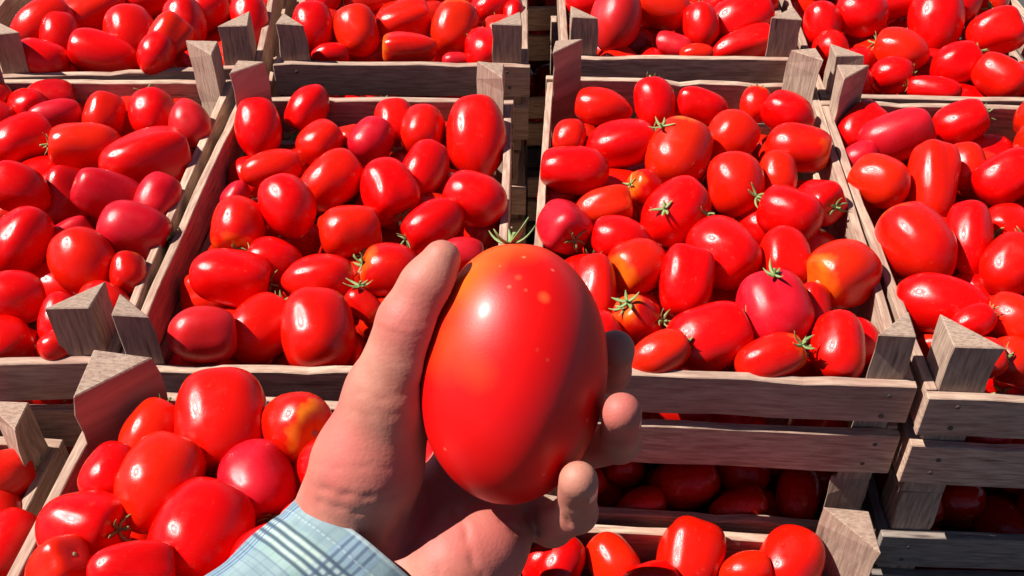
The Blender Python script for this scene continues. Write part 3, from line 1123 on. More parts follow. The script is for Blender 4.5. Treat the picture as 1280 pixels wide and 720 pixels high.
D 341 3112 4907 25 96 -11 313 264
D 1054 1542 4767 -37 -93 -3 284 226
L -5331 2496 6163 100 0 8 292 216
L -5584 5416 6214 31 95 -2 292 254
L -4130 3326 6225 56 80 -22 312 233
L -6322 2548 6114 -29 -95 -13 368 255
L -5209 1430 6104 49 87 9 346 243
L -5741 3081 6210 100 0 -2 348 253
L -5899 4212 6222 96 -23 -18 252 211
L -4268 2089 6249 88 37 30 299 212
L -5746 4706 6212 -61 74 28 352 255
L -5006 5063 6132 -90 -41 -12 301 224
L -5932 3706 6226 -91 39 -15 345 247
L -4250 1289 6120 88 -45 -17 319 215
L -6236 4518 6120 -41 -86 -30 361 254
L -4281 4861 6232 81 59 -7 332 250
L -6060 5478 6173 12 99 9 306 214
L -5142 3816 6137 87 41 -27 328 259
L -6225 1355 6142 91 36 -22 320 243
L -4713 2395 6118 91 41 -10 302 244
L -5208 4338 6134 68 -71 18 314 254
L -4166 2581 6116 -28 95 11 250 217
L -4081 4490 6122 -91 37 -21 264 213
L -6360 1898 6120 29 94 19 334 227
L -4966 2952 6103 10 95 -28 357 239
L -4446 3683 6123 -86 -51 -11 304 236
L -3997 5385 6171 -97 -9 -23 286 210
L -5878 1782 6184 94 15 -32 308 219
L -4621 4202 6209 57 82 7 343 266
L -4486 5228 5920 -7 98 20 377 262
L -5861 5103 5852 63 -73 28 347 252
L -5686 2408 5828 99 2 14 312 220
L -4106 4067 5905 -84 51 -16 328 220
L -4277 2929 5831 -52 80 -29 293 235
L -4830 4544 5889 91 -26 31 322 269
L -5455 3423 5832 23 92 32 267 225
L -4248 1893 5872 81 -50 32 280 232
L -6241 3058 5877 94 23 -25 343 239
L -5357 2967 5911 -7 96 -28 244 211
L -5776 3829 5830 94 16 31 297 220
L -5636 4336 5892 99 -3 10 276 214
L -5275 2161 5926 46 88 10 260 224
L -4646 1560 5977 81 58 6 359 248
L -4843 2029 5849 89 40 -21 289 238
L -5295 5318 5853 99 1 11 276 216
L -6287 3529 5912 76 -64 9 327 226
"""
# ---------------------------------------------------------------- ground
me = mesh('ground', [(-900, -900, 0), (900, -900, 0), (900, 900, 0), (-900, 900, 0)], [(0, 1, 2, 3)])
tag(link('ground', me, ASPHALT), 'dark worn asphalt under the stacked crates', kind='structure')

# ---------------------------------------------------------------- crates
def bar(sx, sy, sz, axis, seed, rough=.0012, chip=True):
    """a rough sawn slat, long along `axis` (0 or 1), centred; cross-section corners wander a little; UVs run along the grain"""
    n = 14; L = (sx, sy, sz)[axis]; t = (sx, sy)[1-axis]
    rnd = random.Random(seed); bow = rnd.uniform(-.0022, .0022); v = []
    sag = rnd.uniform(-.0018, .0018)
    for i in range(n+1):
        u = i/n; s = (u-.5)*L
        k = 4*u*(1-u)
        w = [noise.noise(Vector((u*6+seed*3.7, q*5.1, seed*.37)))*rough for q in range(6)]
        if chip: w[2] += min(0, noise.noise(Vector((u*11+seed*1.9, 7.7, 1.1)))+.25)*.006
        ring = [(-t/2+w[0], -sz/2+w[3]), (t/2+w[1], -sz/2+w[3]), (t/2+w[1], sz/2+w[2]+.0004), (-t/2+w[0], sz/2+w[2])]
        for a, b in ring:
            a += bow*k; b += sag*k
            v.append((s, a, b) if axis == 0 else (a, s, b))
    f = []
    for i in range(n):
        for q in range(4):
            a = i*4+q; b = i*4+(q+1) % 4
            f.append((a, b, b+4, a+4))
    f.append((3, 2, 1, 0)); f.append(tuple(n*4+q for q in range(4)))
    if axis == 1: f = [tuple(reversed(x)) for x in f]
    me = mesh('slat', v, f)
    uv = me.uv_layers.new()
    for p in me.polygons:
        for li in p.loop_indices:
            co = me.vertices[me.loops[li].vertex_index].co
            al = co[axis]; nr = p.normal
            ac = co[2] if abs(nr[1-axis]) > .5 else co[1-axis]+.3
            if abs(nr[axis]) > .7: al = co[2]*9; ac = co[1-axis]/3
            uv.data[li].uv = (al, ac)
    bm = bmesh.new(); bm.from_mesh(me)
    bmesh.ops.bevel(bm, geom=[e for e in bm.edges if e.calc_face_angle(0) > .9], offset=.0007, segments=1, affect='EDGES')
    bm.to_mesh(me); bm.free()
    return me
def post_mesh(a, h, sx, sy, seed):
    """triangular corner post, right angle in the crate corner at the origin, legs running inward"""
    r = random.Random(seed); j = lambda s=.0012: r.uniform(-s, s)
    base = [(0, 0), (-sx*a, 0), (0, -sy*a)]
    v = []
    n = 9
    for i in range(n+1):
        z = h*i/n
        for q, (x, y) in enumerate(base):
            v.append((x+j(.0009)+(j(.003) if i == n and q else 0), y+j(.0009)+(j(.003) if i == n and q else 0), z+(j(.0026) if i == n else 0)))
    f = []
    for i in range(n):
        for q in range(3):
            A = i*3+q; B = i*3+(q+1) % 3
            f.append((A, B, B+3, A+3))
    f.append((2, 1, 0)); f.append((n*3, n*3+1, n*3+2))
    if sx*sy < 0: f = [tuple(reversed(x)) for x in f]
    me = mesh('corner_post', v, f)
    uv = me.uv_layers.new()
    for p in me.polygons:
        for li in p.loop_indices:
            co = me.vertices[me.loops[li].vertex_index].co
            uv.data[li].uv = (co.z, (co.x-co.y)) if abs(p.normal.z) < .7 else (co.x*6, co.y*2)
    bm = bmesh.new(); bm.from_mesh(me)
    bmesh.ops.bevel(bm, geom=[e for e in bm.edges if e.calc_face_angle(0) > .7], offset=.0009, segments=1, affect='EDGES')
    bm.to_mesh(me); bm.free()
    return me
T = .008; RIM = .118; PITCH_Z = .168; POST_H = .1665
bmn = bmesh.new(); bmesh.ops.create_uvsphere(bmn, u_segments=8, v_segments=5, radius=.0022)
for v_ in bmn.verts: v_.co.z *= .4
NAILME = bpy.data.meshes.new('nail'); bmn.to_mesh(NAILME); bmn.free(); NAILME.materials.append(NAIL)
def make_crate(x, y, zrim, rot, Wd, D, a, seed, label, group, wood=WOOD, nails=True):
    c = empty('wooden_crate', (x, y, zrim-RIM), math.radians(rot))
    tag(c, label, 'crate', group)
    k = 0
    rr = random.Random(seed)
    for (zc, h) in ((.098, .040), (.0425, .044)):
        for sy in (-1, 1):
            k += 1
            o = link('slat', bar(Wd+rr.uniform(-.002, .003), T, h, 0, seed*9+k), wood, c); o.location = (rr.uniform(-.001, .001), sy*(D/2-T/2), zc+rr.uniform(-.0015, .0015)); o.rotation_euler.y = rr.uniform(-.006, .006)
        for sx in (-1, 1):
            k += 1
            o = link('slat', bar(T, D-2*T-.001, h, 1, seed*9+k), wood, c); o.location = (sx*(Wd/2-T/2-.0006), 0, zc+rr.uniform(-.002, .0012)); o.rotation_euler.x = rr.uniform(-.004, .004)
    for sy in (-1, 1):
        for sx in (-1, 1):
            k += 1
            aa = a*rr.uniform(.93, 1.07)
            p = link('corner_post', post_mesh(aa, POST_H+rr.uniform(-.002, .001), sx, sy, seed*9+k), POST, c)
            p.location = (sx*(Wd/2-T-.0006), sy*(D/2-T-.0006), 0)
            if nails:
                for zc in (.108, .088, .052, .032):
                    q = link('nail', NAILME, None, c); q.location = (sx*(Wd/2-T-aa*.45+rr.uniform(-.003, .003)), sy*(D/2+.0002), zc+rr.uniform(-.003, .003)); q.rotation_euler.x = math.pi/2
    for i in range(5):
        k += 1
        o = link('floor_board', bar(Wd-2*T-.004, .07, .008, 0, seed*9+k, chip=False), wood, c)
        o.location = (0, (i-2)*(D-.10)/4.0*.93, .012)
    return c
def copy_tree(o):
    c = o.copy(); COL.objects.link(c)
    for ch in o.children:
        d = ch.copy(); COL.objects.link(d); d.parent = c
    return c
WHERE = {
 'C': 'large crate right of the held tomato', 'B': 'crate behind the thumb', 'A': 'crate at the left photo edge',
 'E': 'crate at the right photo edge', 'G': 'back row crate behind the thumb', 'I': 'back row crate right of the dark gap',
 'J': 'back row crate at the top right', 'F': 'back row crate at the top left', 'K': 'near crate beside the plaid sleeve',
 'D': 'low crate under the slatted crate front', 'L': 'low crate at the bottom left edge',
 'X': 'added third row crate behind the dark gap', 'Y': 'added third row crate at far left', 'Z': 'added third row crate at far right', 'M': 'back row crate beyond the left edge'}
CL = {
 'C': 'pale slatted crate of tomatoes right of the held tomato, front slats facing the camera',
 'B': 'wooden crate of tomatoes directly behind the thumb, left wall lit along its top',
 'A': 'wooden crate of pinkish tomatoes left of the thumb, cut by the left photo edge',
 'E': 'wooden crate of tomatoes cut by the right photo edge, slat ends lit',
 'G': 'back row wooden crate of tomatoes just left of the dark gap',
 'I': 'back row wooden crate of tomatoes just right of the dark gap',
 'J': 'back row wooden crate of tomatoes in the top right corner',
 'F': 'back row wooden crate of tomatoes in the top left corner',
 'K': 'nearest wooden crate of big tomatoes beside the plaid sleeve, large dark corner post',
 'D': 'lowest wooden crate of tomatoes below the slatted front, bottom right, tan corner post',
 'L': 'wooden crate peeping out left of the nearest crate at the bottom left',
 'X': 'added third row crate keeping the gap between stacks dark', 'Y': 'added third row crate behind the top left crate',
 'Z': 'added third row crate behind the top right crate', 'M': 'back row crate just beyond the top left photo corner'}
CINFO = {}
levels = {'X': 3, 'Y': 3, 'Z': 3, 'M': 3, 'C': 3, 'B': 3, 'A': 3, 'E': 3, 'G': 3, 'I': 3, 'J': 3, 'F': 3, 'K': 3, 'D': 2, 'L': 2}
STOR = ['topmost', 'second', 'third', 'bottom']
CRATES += [('X', .08, 1.86, .742, 2, .30, .47, .034), ('Y', -.25, 1.88, .742, -3, .30, .47, .034), ('Z', .41, 1.84, .742, 1, .30, .47, .034), ('M', -.80, 1.30, .742, 3, .30, .47, .034)]  # third row X, Y, Z added to block sunlit ground and keep gaps dark
SRC = {'X': 'G', 'Y': 'I', 'Z': 'J', 'M': 'F'}
for i, (n, x, y, z, rot, Wd, D, a) in enumerate(CRATES):
    CINFO[n] = (x, y, z, rot, Wd, D)
    make_crate(x, y, z, rot, Wd, D, a, i+1, CL[n], 'tomato crates on top of their stacks', nails=n in 'CEDKGB')
    if n in 'AFGIJL' : proto = None
    proto = make_crate(x, y, z-PITCH_Z, rot, Wd, D, .034, i+31, 'second crate down, beneath the '+WHERE[n], 'crates lower down in the stacks', OLD if n in 'EAL' else WOOD, nails=n in 'CE')
    proto.location.x += random.uniform(-.004, .004)
    for lv in range(2, levels[n]+1):
        q = copy_tree(proto); q.location.z = z-RIM-PITCH_Z*lv; q.location.x = x+random.uniform(-.004, .004)
        q['label'] = '%s crate down, beneath the %s' % (['', '', 'third', 'fourth'][lv], WHERE[n])
    zb = z-RIM-PITCH_Z*levels[n]
    p = empty('pallet', (x, y, 0), math.radians(rot)); tag(p, 'pallet on asphalt, under the '+WHERE[n], 'pallet', 'pallets under the crate stacks')
    if i == 0:
        pass
    bh = zb-.012
    for sx in (-1, 0, 1):
        o = link('bearer', bar(.05, D-.02, bh-.001, 1, 900+i*7+sx, chip=False), OLD, p); o.location = (sx*(Wd/2-.03), 0, (bh-.001)/2)
    for k in range(5):
        o = link('deck_board', bar(Wd, .07, .011, 0, 950+i*7+k, chip=False), OLD, p); o.location = (0, (k-2)*(D-.09)/4, bh+.0055)

# ---------------------------------------------------------------- tomatoes
def tomato_shape(variant, nu, nv, unit=True):
    """unit tomato: long axis x, stem end at +x, all radii 1 (scaled per tomato)"""
    r = random.Random(variant*17+3); v = []; ph = [r.uniform(0, 6.28) for _ in range(4)]
    lob = (.012, .03, .05, .02, .075, .035)[variant]; nl = (3, 4, 3, 5, 4, 3)[variant]
    tip = (.0, .05, -.02, .08, .0, .03)[variant]; wid = (0, .06, -.07, .04, .09, -.04)[variant]
    ex = (2.25, 2.1, 2.4, 2.0, 2.5, 2.3)[variant]
    for i in range(1, nu):
        t = math.pi*i/nu; x = math.cos(t); rad = max(0, (1-abs(x)**ex))**(1/ex)
        rad *= 1+wid*x
        xx = x
        if x > .72: q = (x-.72)/.28; xx = x-.09*q*q*1.6
        if x < -.8: q = (-x-.8)/.2; xx = x-tip*q*q
        for j in range(nv):
            p = 2*math.pi*j/nv
            k = 1+lob*math.cos(nl*p+ph[0])*(.4+.6*max(0, x+.4))+.02*math.cos(2*p+ph[1]+x*2)
            dy = .035*math.sin(2.2*x+ph[2]); dz = .03*math.sin(1.7*x+ph[3])
            q3 = Vector((xx*1.1+variant*9, math.cos(p)*rad*1.3, math.sin(p)*rad*1.3)); k += noise.noise(q3)*.075*min(1, rad*2)
            v.append((xx, rad*k*math.cos(p)+dy, rad*k*math.sin(p)+dz))
    A = len(v); v.append((.82, .03*math.sin(2.2+ph[2]), 0)); v.append((-1-tip, -.03*math.sin(2.2+ph[2]), 0))
    f = []
    for i in range(nu-2):
        for j in range(nv):
            a = i*nv+j; b = i*nv+(j+1) % nv
            f.append((a, a+nv, b+nv, b))
    for j in range(nv):
        f.append((A, j, (j+1) % nv)); b = (nu-2)*nv
        f.append((A+1, b+(j+1) % nv, b+j))
    return v, f
TSH = {}
for vv in range(6):
    for m in TM:
        v_, f_ = tomato_shape(vv, 26, 32); me = mesh('tomato', v_, f_, True); me.materials.append(TM[m]); TSH[vv, m] = me
def calyx_mesh(seed, size=.013, nsep=5, cmin=.1, cmax=.9):
    r = random.Random(seed); v = []; f = []
    for s in range(nsep):
        a = 2*math.pi*s/nsep+r.uniform(-.3, .3); L = size*r.uniform(.75, 1.25); w = size*.13; curl = r.uniform(cmin, cmax)
        dx, dy = math.cos(a), math.sin(a); b0 = len(v); n = 6
        tw = r.uniform(-.5, .5)
        for i in range(n+1):
            t = i/n; d = L*t; z = size*(.10+curl*(t*t)*.65-.12*t)
            ww = w*(.35+1.6*t*(1-t)*2)*(1-t)**.35 if t < 1 else 0
            ca, sa = math.cos(a+tw*t), math.sin(a+tw*t)
            for q in (-1, 0, 1):
                v.append((ca*d-sa*ww*q, sa*d+ca*ww*q, z-(abs(q)-.5)*ww*.5))
        for i in range(n):
            for q in (0, 1):
                k = b0+i*3+q; f.append((k, k+1, k+4, k+3))
    # stem stub, bent
    b0 = len(v); n = 5; bx, by = r.uniform(-.5, .5), r.uniform(-.5, .5); h = size*r.uniform(.35, .8)
    for i in range(n+1):
        t = i/n; rad = size*(.085+(.03 if i in (0, n) else 0))
        for q in range(6):
            p = q*math.pi/3; v.append((bx*h*t*t+rad*math.cos(p), by*h*t*t+rad*math.sin(p), h*t))
    for i in range(n):
        for q in range(6):
            k = b0+i*6+q; k2 = b0+i*6+(q+1) % 6; f.append((k, k2, k2+6, k+6))
    f.append(tuple(b0+n*6+q for q in range(6)))
    me = mesh('calyx', v, f, True); me.materials.append(GREEN)
    bm = bmesh.new(); bm.from_mesh(me)
    bmesh.ops.solidify(bm, geom=bm.faces[:], thickness=.0004); bm.to_mesh(me); bm.free()
    me.polygons.foreach_set('use_smooth', [True]*len(me.polygons))
    return me
CAL = [calyx_mesh(i) for i in range(5)]
bm = bmesh.new(); bmesh.ops.create_uvsphere(bm, u_segments=10, v_segments=6, radius=.0023)
for v_ in bm.verts: v_.co.z *= .35
SCAR = bpy.data.meshes.new('stem_scar'); bm.to_mesh(SCAR); bm.free()
g = N('corky stem scar'); g.b.inputs['Base Color'].default_value = (.30, .26, .12, 1); g.b.inputs['Roughness'].default_value = .8; SCAR.materials.append(g.m)
def frame(ax, roll):
    x = Vector(ax).normalized(); up = Vector((0, 0, 1)) if abs(x.z) < .95 else Vector((0, 1, 0))
    y = up.cross(x).normalized(); z = x.cross(y)
    m = Matrix((x, y, z)).transposed(); return (m @ Matrix.Rotation(roll, 3, 'X'))
def settle(n, p, Bb):
    """keep a tomato clear of the walls and corner posts of its crate"""
    cx, cy, cz, rot, Wd, D = CINFO[n]; ra = math.radians(rot); c_, s_ = math.cos(ra), math.sin(ra)
    dx, dy = p[0]-cx, p[1]-cy; u = dx*c_+dy*s_; v = -dx*s_+dy*c_
    hx, hy = Wd/2-T, D/2-T
    if p[2] < cz+.012:
        u = max(-hx+Bb*.8, min(hx-Bb*.8, u)); v = max(-hy+Bb*.55, min(hy-Bb*.7, v))
    g_ = (hx-abs(u))+(hy-abs(v)); need = .034+Bb*1.414*.86
    if g_ < need:
        k = (need-g_)/2; u -= math.copysign(k, u); v -= math.copysign(k, v)
    return Vector((cx+u*c_-v*s_, cy+u*s_+v*c_, p[2]))
rows = [l.split() for l in TOM.strip().splitlines()]
deep = [l.split() for l in DEEP.strip().splitlines()]
LOOK = {'r': 'glossy red', 'd': 'shade-darkened red', 'p': 'dusty pinkish red', 'o': 'orange-tinged red', 'y': 'yellow-topped red'}
info = []
for i, r in enumerate(rows):
    n = r[0]; p = Vector([int(q)*1e-4 for q in r[1:4]]); ax = Vector([int(q)/100 for q in r[4:7]]); A = int(r[7])*1e-4; Bb = int(r[8])*1e-4
    p = settle(n, p, Bb); cal = int(r[10])
    if not cal and r[9] == 'r' and random.Random(i*7+5).random() < .22: cal = 1
    var = random.Random(i*3+1).choice([0, 1, 2, 3, 4, 5])
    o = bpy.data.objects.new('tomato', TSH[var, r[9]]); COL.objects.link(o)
    R3 = frame(ax, random.Random(i).uniform(0, 6.28))
    M = Matrix.Translation(p) @ R3.to_4x4()
    o.matrix_world = M @ Matrix.Diagonal((A*1.03, Bb*1.03, Bb*1.03, 1))
    if cal:
        q = bpy.data.objects.new('calyx' if cal == 1 else 'stem_scar', CAL[i % 5] if cal == 1 else SCAR); COL.objects.link(q); q.parent = o
        tip = Matrix.Translation((A*.86 if cal == 1 else A*.865, Bb*.03, 0)) @ Matrix.Rotation(math.pi/2, 4, 'Y')
        k = 1.12*Bb/.027
        q.matrix_parent_inverse = Matrix.Identity(4)
        q.matrix_local = Matrix.Diagonal((1/(A*1.03), 1/(Bb*1.03), 1/(Bb*1.03), 1)) @ tip @ Matrix.Diagonal((k, k, k, 1))
    cx, cy, cz, rot, Wd, D = CINFO[n]; d = p-Vector((cx, cy, 0)); ra = math.radians(rot)
    u = (d.x*math.cos(ra)+d.y*math.sin(ra))/(Wd/2); v = (-d.x*math.sin(ra)+d.y*math.cos(ra))/(D/2)
    hx = 'left' if u < -.34 else 'right' if u > .34 else ''
    hy = 'back' if v > .34 else 'front' if v < -.34 else ''
    zone = (hy+' '+hx+' corner' if hx and hy else hx+' side' if hx else hy+' wall' if hy else 'middle')
    shape = 'elongated' if A/Bb > 1.38 else 'round' if A/Bb < 1.17 else 'plump'
    pose = 'standing' if abs(ax.z) > .55 else 'pointing away' if abs(ax.y) > .75 else 'lying crosswise' if abs(ax.x) > .8 else 'lying slanted'
    cl = ' with green calyx' if cal == 1 else ' with bare scar' if cal == 2 else ''
    info.append([o, n, LOOK[r[9]].split(), shape, pose, cl, zone, p])
SHORT = {'C': 'crate right of the hand', 'B': 'crate behind the thumb', 'A': 'left edge crate', 'E': 'right edge crate', 'G': 'back crate above the thumb',
         'I': 'back crate right of gap', 'J': 'top right crate', 'F': 'top left crate', 'K': 'crate beside the sleeve', 'D': 'lowest crate, bottom right', 'L': 'bottom left edge crate'}
bykey = {}
for t in info:
    lab = '%s %s tomato%s %s, %s, %s' % (' '.join(t[2]), t[3], t[5], t[4], t[6], SHORT[t[1]])
    bykey.setdefault(lab, []).append(t)
for lab, ts in bykey.items():
    ts.sort(key=lambda t: t[7].x)
    w = {1: [''], 2: ['left one: ', 'right one: '], 3: ['leftmost: ', 'central: ', 'rightmost: ']}.get(len(ts)) or ['leftmost: ', 'second from left: ']+['']*(len(ts)-3)+['rightmost: ']
    for t, pre in zip(ts, w):
        full = pre+lab
        if len(full.split()) > 16: full = full.replace('glossy ', '').replace('dusty ', '')
        while len(full.split()) > 16: full = full.replace(' lying', '', 1) if ' lying' in full else ' '.join(full.split()[:16])
        tag(t[0], full, 'tomato', 'tomatoes heaped in the '+WHERE[t[1]])
# the tomatoes buried under them and in the crates below: one mass
lv_, lf_ = tomato_shape(0, 8, 12); lv_ = np.array(lv_); lf_ = [tuple(q) for q in lf_]
VV = []; FF = []; cnt = 0
def add_low(p, ax, A, Bb, seed):
    global cnt
    R3 = np.array(frame(ax, seed)); pts = (lv_*np.array([A, Bb, Bb]))@R3.T+np.array(p)
    VV.append(pts); FF.extend([tuple(x+cnt for x in q) for q in lf_]); cnt += len(pts)
def parse(r): return [int(q)*1e-4 for q in r[1:4]], [int(q)/100 for q in r[4:7]], int(r[7])*1e-4, int(r[8])*1e-4
for i, r in enumerate(deep): add_low(*parse(r), i)
for n in levels:
    for lv in range(0 if n in SRC else 1, min(levels[n], 2)+1):
        for i, r in enumerate(rows+deep):
            if r[0] != SRC.get(n, n): continue
            p, ax, A, Bb = parse(r); z0 = CINFO[n][2]
            if n in SRC:
                s_ = CINFO[r[0]]; p[0] += CINFO[n][0]-s_[0]; p[1] += CINFO[n][1]-s_[1]
            if lv and p[2] > z0-.008: p[2] = z0-.012
            p[2] -= PITCH_Z*lv
            add_low(p, ax, min(A, .034), min(Bb, .026), i+lv)
me = bpy.data.meshes.new('buried_tomatoes'); me.from_pydata(np.concatenate(VV).tolist(), [], FF); me.update()
me.polygons.foreach_set('use_smooth', [True]*len(me.polygons))
tag(link('buried_tomatoes', me, TM['d']), 'shade-darkened red tomatoes packed deep between the crate slats under the top layer', 'tomatoes', kind='stuff')
# ---------------------------------------------------------------- hand, sleeve, held tomato
CR_, CU_ = Vector((1, 0, 0)), Vector((0, math.sin(PITCH), math.cos(PITCH)))
CB_ = Vector((0, -math.cos(PITCH), math.sin(PITCH)))
def spot(px, py, d):
    """point d metres in front of the eye, as metres right / up / back of it"""
    return np.array([(px-640)/FPX*d, -(py-360)/FPX*d, -d])
M_EYE = np.array([CR_, CU_, CB_])     # rows
def world(P): return P@M_EYE+np.array([0, 0, CAM_Z])
HC = spot(641, 466, .42); HA = .0378; HB = .0527; HD = .0385
def smin(a, b, k):
    h = np.clip(.5+.5*(b-a)/k, 0, 1); return b*(1-h)+a*h-k*h*(1-h)
def cap(P, a, b, ra, rb):
    ab = b-a; t = np.clip(((P-a)@ab)/(ab@ab), 0, 1)
    return np.linalg.norm(P-(a+t[..., None]*ab), axis=-1)-(ra+(rb-ra)*t)
def chain(P, js, k):
    d = None
    for j0, j1 in zip(js[:-1], js[1:]):
        c = cap(P, spot(*j0[:3]), spot(*j1[:3]), j0[3]*.001, j1[3]*.001)
        d = c if d is None else smin(d, c, k)
    return d
THUMB = [(441, 645, .446, 25.5), (460, 580, .430, 22.3), (486, 493, .421, 17.0), (504, 444, .414, 13.7), (514, 404, .409, 12.7), (535, 358, .406, 10.3), (552, 324, .406, 7.6)]
PALM = [[(480, 705, .452, 22), (545, 640, .464, 17), (592, 560, .482, 13), (592, 480, .484, 11.5)],
        [(500, 720, .452, 20), (560, 650, .466, 16), (605, 590, .482, 13), (618, 515, .490, 11.5)],
        [(510, 735, .452, 20), (575, 670, .462, 16), (615, 615, .478, 12.5), (630, 560, .488, 11.5)],
        [(520, 762, .438, 21), (570, 708, .437, 19), (606, 680, .442, 17), (638, 642, .456, 12)],
        [(462, 720, .452, 23), (405, 775, .437, 25)], [(500, 745, .452, 22), (440, 800, .437, 25)]]
FING = [[(592, 480, .484, 11), (660, 420, .502, 9.8), (703, 392, .487, 8.8), (706, 384, .462, 7.6)],
        [(618, 515, .490, 11), (705, 484, .504, 10), (762, 464, .468, 9.2), (769, 437, .440, 8.4)],
        [(630, 560, .488, 10.5), (718, 564, .476, 9.8), (774, 552, .430, 8.7), (777, 516, .400, 7.9)],
        [(636, 628, .466, 10.2), (690, 656, .452, 9.2), (720, 640, .413, 8.2), (723, 601, .391, 7.5)]]
h_ = .0011
lo = np.array([-.115, -.165, -.535]); hi = np.array([.065, .022, -.368])
xs = [np.arange(lo[i], hi[i], h_) for i in range(3)]
G = np.stack(np.meshgrid(*xs, indexing='ij'), -1).astype(np.float32)
palm = None
for c_ in PALM:
    q = chain(G, c_, .010); palm = q if palm is None else smin(palm, q, .009)
th = chain(G, THUMB, .006)
D_ = smin(palm, th, .0085)
for i, f_ in enumerate(FING):
    q = chain(G, f_, .0035)
    D_ = smin(D_, q, .0030)
# web between thumb and palm
D_ = smin(D_, cap(G, spot(500, 505, .444), spot(590, 510, .484), .013, .011), .016)
# flesh gives way where the fruit presses on it
e = (G-HC)/np.array([HA, HB, HD]); en = np.linalg.norm(e, axis=-1)
fruit = (en-1)*en/np.maximum(np.linalg.norm(e/np.array([HA, HB, HD]), axis=-1), 1e-6)
D_ = -smin(-D_, fruit-.0004, .0015)
# creases of the skin: furrows pressed into the surface along lines on the palm side
CREASE = [([(383, 578), (420, 586), (470, 583), (505, 590)], .0006, .0016), ([(392, 608), (430, 618), (475, 622), (505, 616)], .0014, .0022), ([(400, 628), (440, 640), (480, 645), (500, 640)], .0011, .0020),
          ([(448, 490), (480, 500), (515, 488), (528, 478)], .0008, .0018), ([(438, 515), (480, 522), (520, 512)], .0005, .0014), ([(468, 408), (505, 420), (535, 418)], .0006, .0016), ([(474, 395), (508, 408), (540, 402)], .0005, .0014),
          ([(570, 640), (582, 662), (590, 700), (602, 716)], .0010, .0022), ([(540, 655), (546, 690), (548, 720)], .0005, .0018),
          ([(628, 648), (640, 660), (652, 668)], .0013, .0018), ([(648, 628), (662, 650), (672, 664)], .0012, .0018), ([(690, 628), (703, 640), (712, 655)], .0009, .0015),
          ([(705, 632), (722, 638), (742, 630)], .0008, .0013), ([(757, 548), (775, 553), (795, 545)], .0008, .0013), ([(505, 640), (500, 655), (486, 672)], .0012, .0022)]
PX = 640+FPX*G[..., 0]/-G[..., 2]; PY = 360-FPX*G[..., 1]/-G[..., 2]
near = np.abs(D_) < .006
px_, py_ = PX[near], PY[near]; add = np.zeros_like(px_)
for line, dep, wid in [(l_, d_*(.6 if k_ < 7 else 1), w_*.75) for k_, (l_, d_, w_) in enumerate(CREASE)]:
    best = np.full_like(px_, 1e9)
    for (x0, y0), (x1, y1) in zip(line[:-1], line[1:]):
        t = np.clip(((px_-x0)*(x1-x0)+(py_-y0)*(y1-y0))/((x1-x0)**2+(y1-y0)**2), 0, 1)
        best = np.minimum(best, np.hypot(px_-(x0+t*(x1-x0)), py_-(y0+t*(y1-y0))))
    dm = best*.43/FPX
    add += (.75+.4*np.sin(px_*.21+py_*.13))*.75*dep*np.exp(-(dm/wid)**2)
D_[near] += add
def surface_nets(D, lo, h):
    s = D < 0; idx = -np.ones([n-1 for n in D.shape], int)
    c = [(i, j, k) for i in (0, 1) for j in (0, 1) for k in (0, 1)]
    n0, n1, n2 = idx.shape
    sub = lambda A, o: A[o[0]:o[0]+n0, o[1]:o[1]+n1, o[2]:o[2]+n2]
    cnt = sum(sub(s, o).astype(int) for o in c); act = (cnt > 0) & (cnt < 8)
    ii = np.argwhere(act); idx[act] = np.arange(len(ii))
    acc = np.zeros((len(ii), 3)); num = np.zeros(len(ii))
    vals = {o: D[ii[:, 0]+o[0], ii[:, 1]+o[1], ii[:, 2]+o[2]] for o in c}
    for a in c:
        for ax in range(3):
            if a[ax]: continue
            b = tuple(a[q]+(q == ax) for q in range(3)); va, vb = vals[a], vals[b]; m = (va < 0) != (vb < 0)
            t = np.where(m, va/np.where(m, va-vb, 1), 0); p = np.tile(np.array(a, float), (len(ii), 1)); p[:, ax] += t
            acc[m] += p[m]; num += m
    V = (ii+acc/num[:, None])*h+lo; Fc = []
    for ax in range(3):
        u, w = [(1, 2), (2, 0), (0, 1)][ax]
        sl0 = [slice(1, -1)]*3; sl1 = [slice(1, -1)]*3; sl0[ax] = slice(0, -1); sl1[ax] = slice(1, None)
        ch = s[tuple(sl0)] != s[tuple(sl1)]; e_ = np.argwhere(ch); off = np.array([1, 1, 1]); off[ax] = 0; e_ = e_+off
        ins = s[e_[:, 0], e_[:, 1], e_[:, 2]]
        U_ = np.zeros(3, int); U_[u] = 1; W_ = np.zeros(3, int); W_[w] = 1
        q = [e_-U_-W_, e_-W_, e_, e_-U_]
        ids = np.stack([idx[tuple(x.T)] for x in q], 1)
        ids[~ins] = ids[~ins][:, ::-1]; Fc.append(ids)
    return V, np.concatenate(Fc)
V_, F_ = surface_nets(D_, lo, h_)
me = bpy.data.meshes.new('body'); me.from_pydata(world(V_).tolist(), [], F_.tolist()); me.update()
me.polygons.foreach_set('use_smooth', [True]*len(me.polygons))
g = N('sunlit skin'); tc = g.n('TexCoord'); v = tc.outputs['Object']
c = g.mix(g.ramp(g.noise(v, 55, 4), [(.35, 0), (.68, 1)]), (.41, .14, .095), (.46, .195, .135))
c = g.mix(g.ramp(g.noise(v, 18, 2), [(.42, 0), (.66, .85)]), c, (.47, .105, .085))
c = g.mix(g.ramp(g.noise(v, 420, 3), [(.5, 0), (.8, .25)]), c, (.34, .11, .08))
g.l(c, g.b.inputs['Base Color']); g.b.inputs['Roughness'].default_value = .58; g.b.inputs['Specular IOR Level'].default_value = .35
g.b.inputs['Subsurface Weight'].default_value = .12; g.b.inputs['Subsurface Scale'].default_value = .004; g.b.inputs['Subsurface Radius'].default_value = (1, .3, .15)
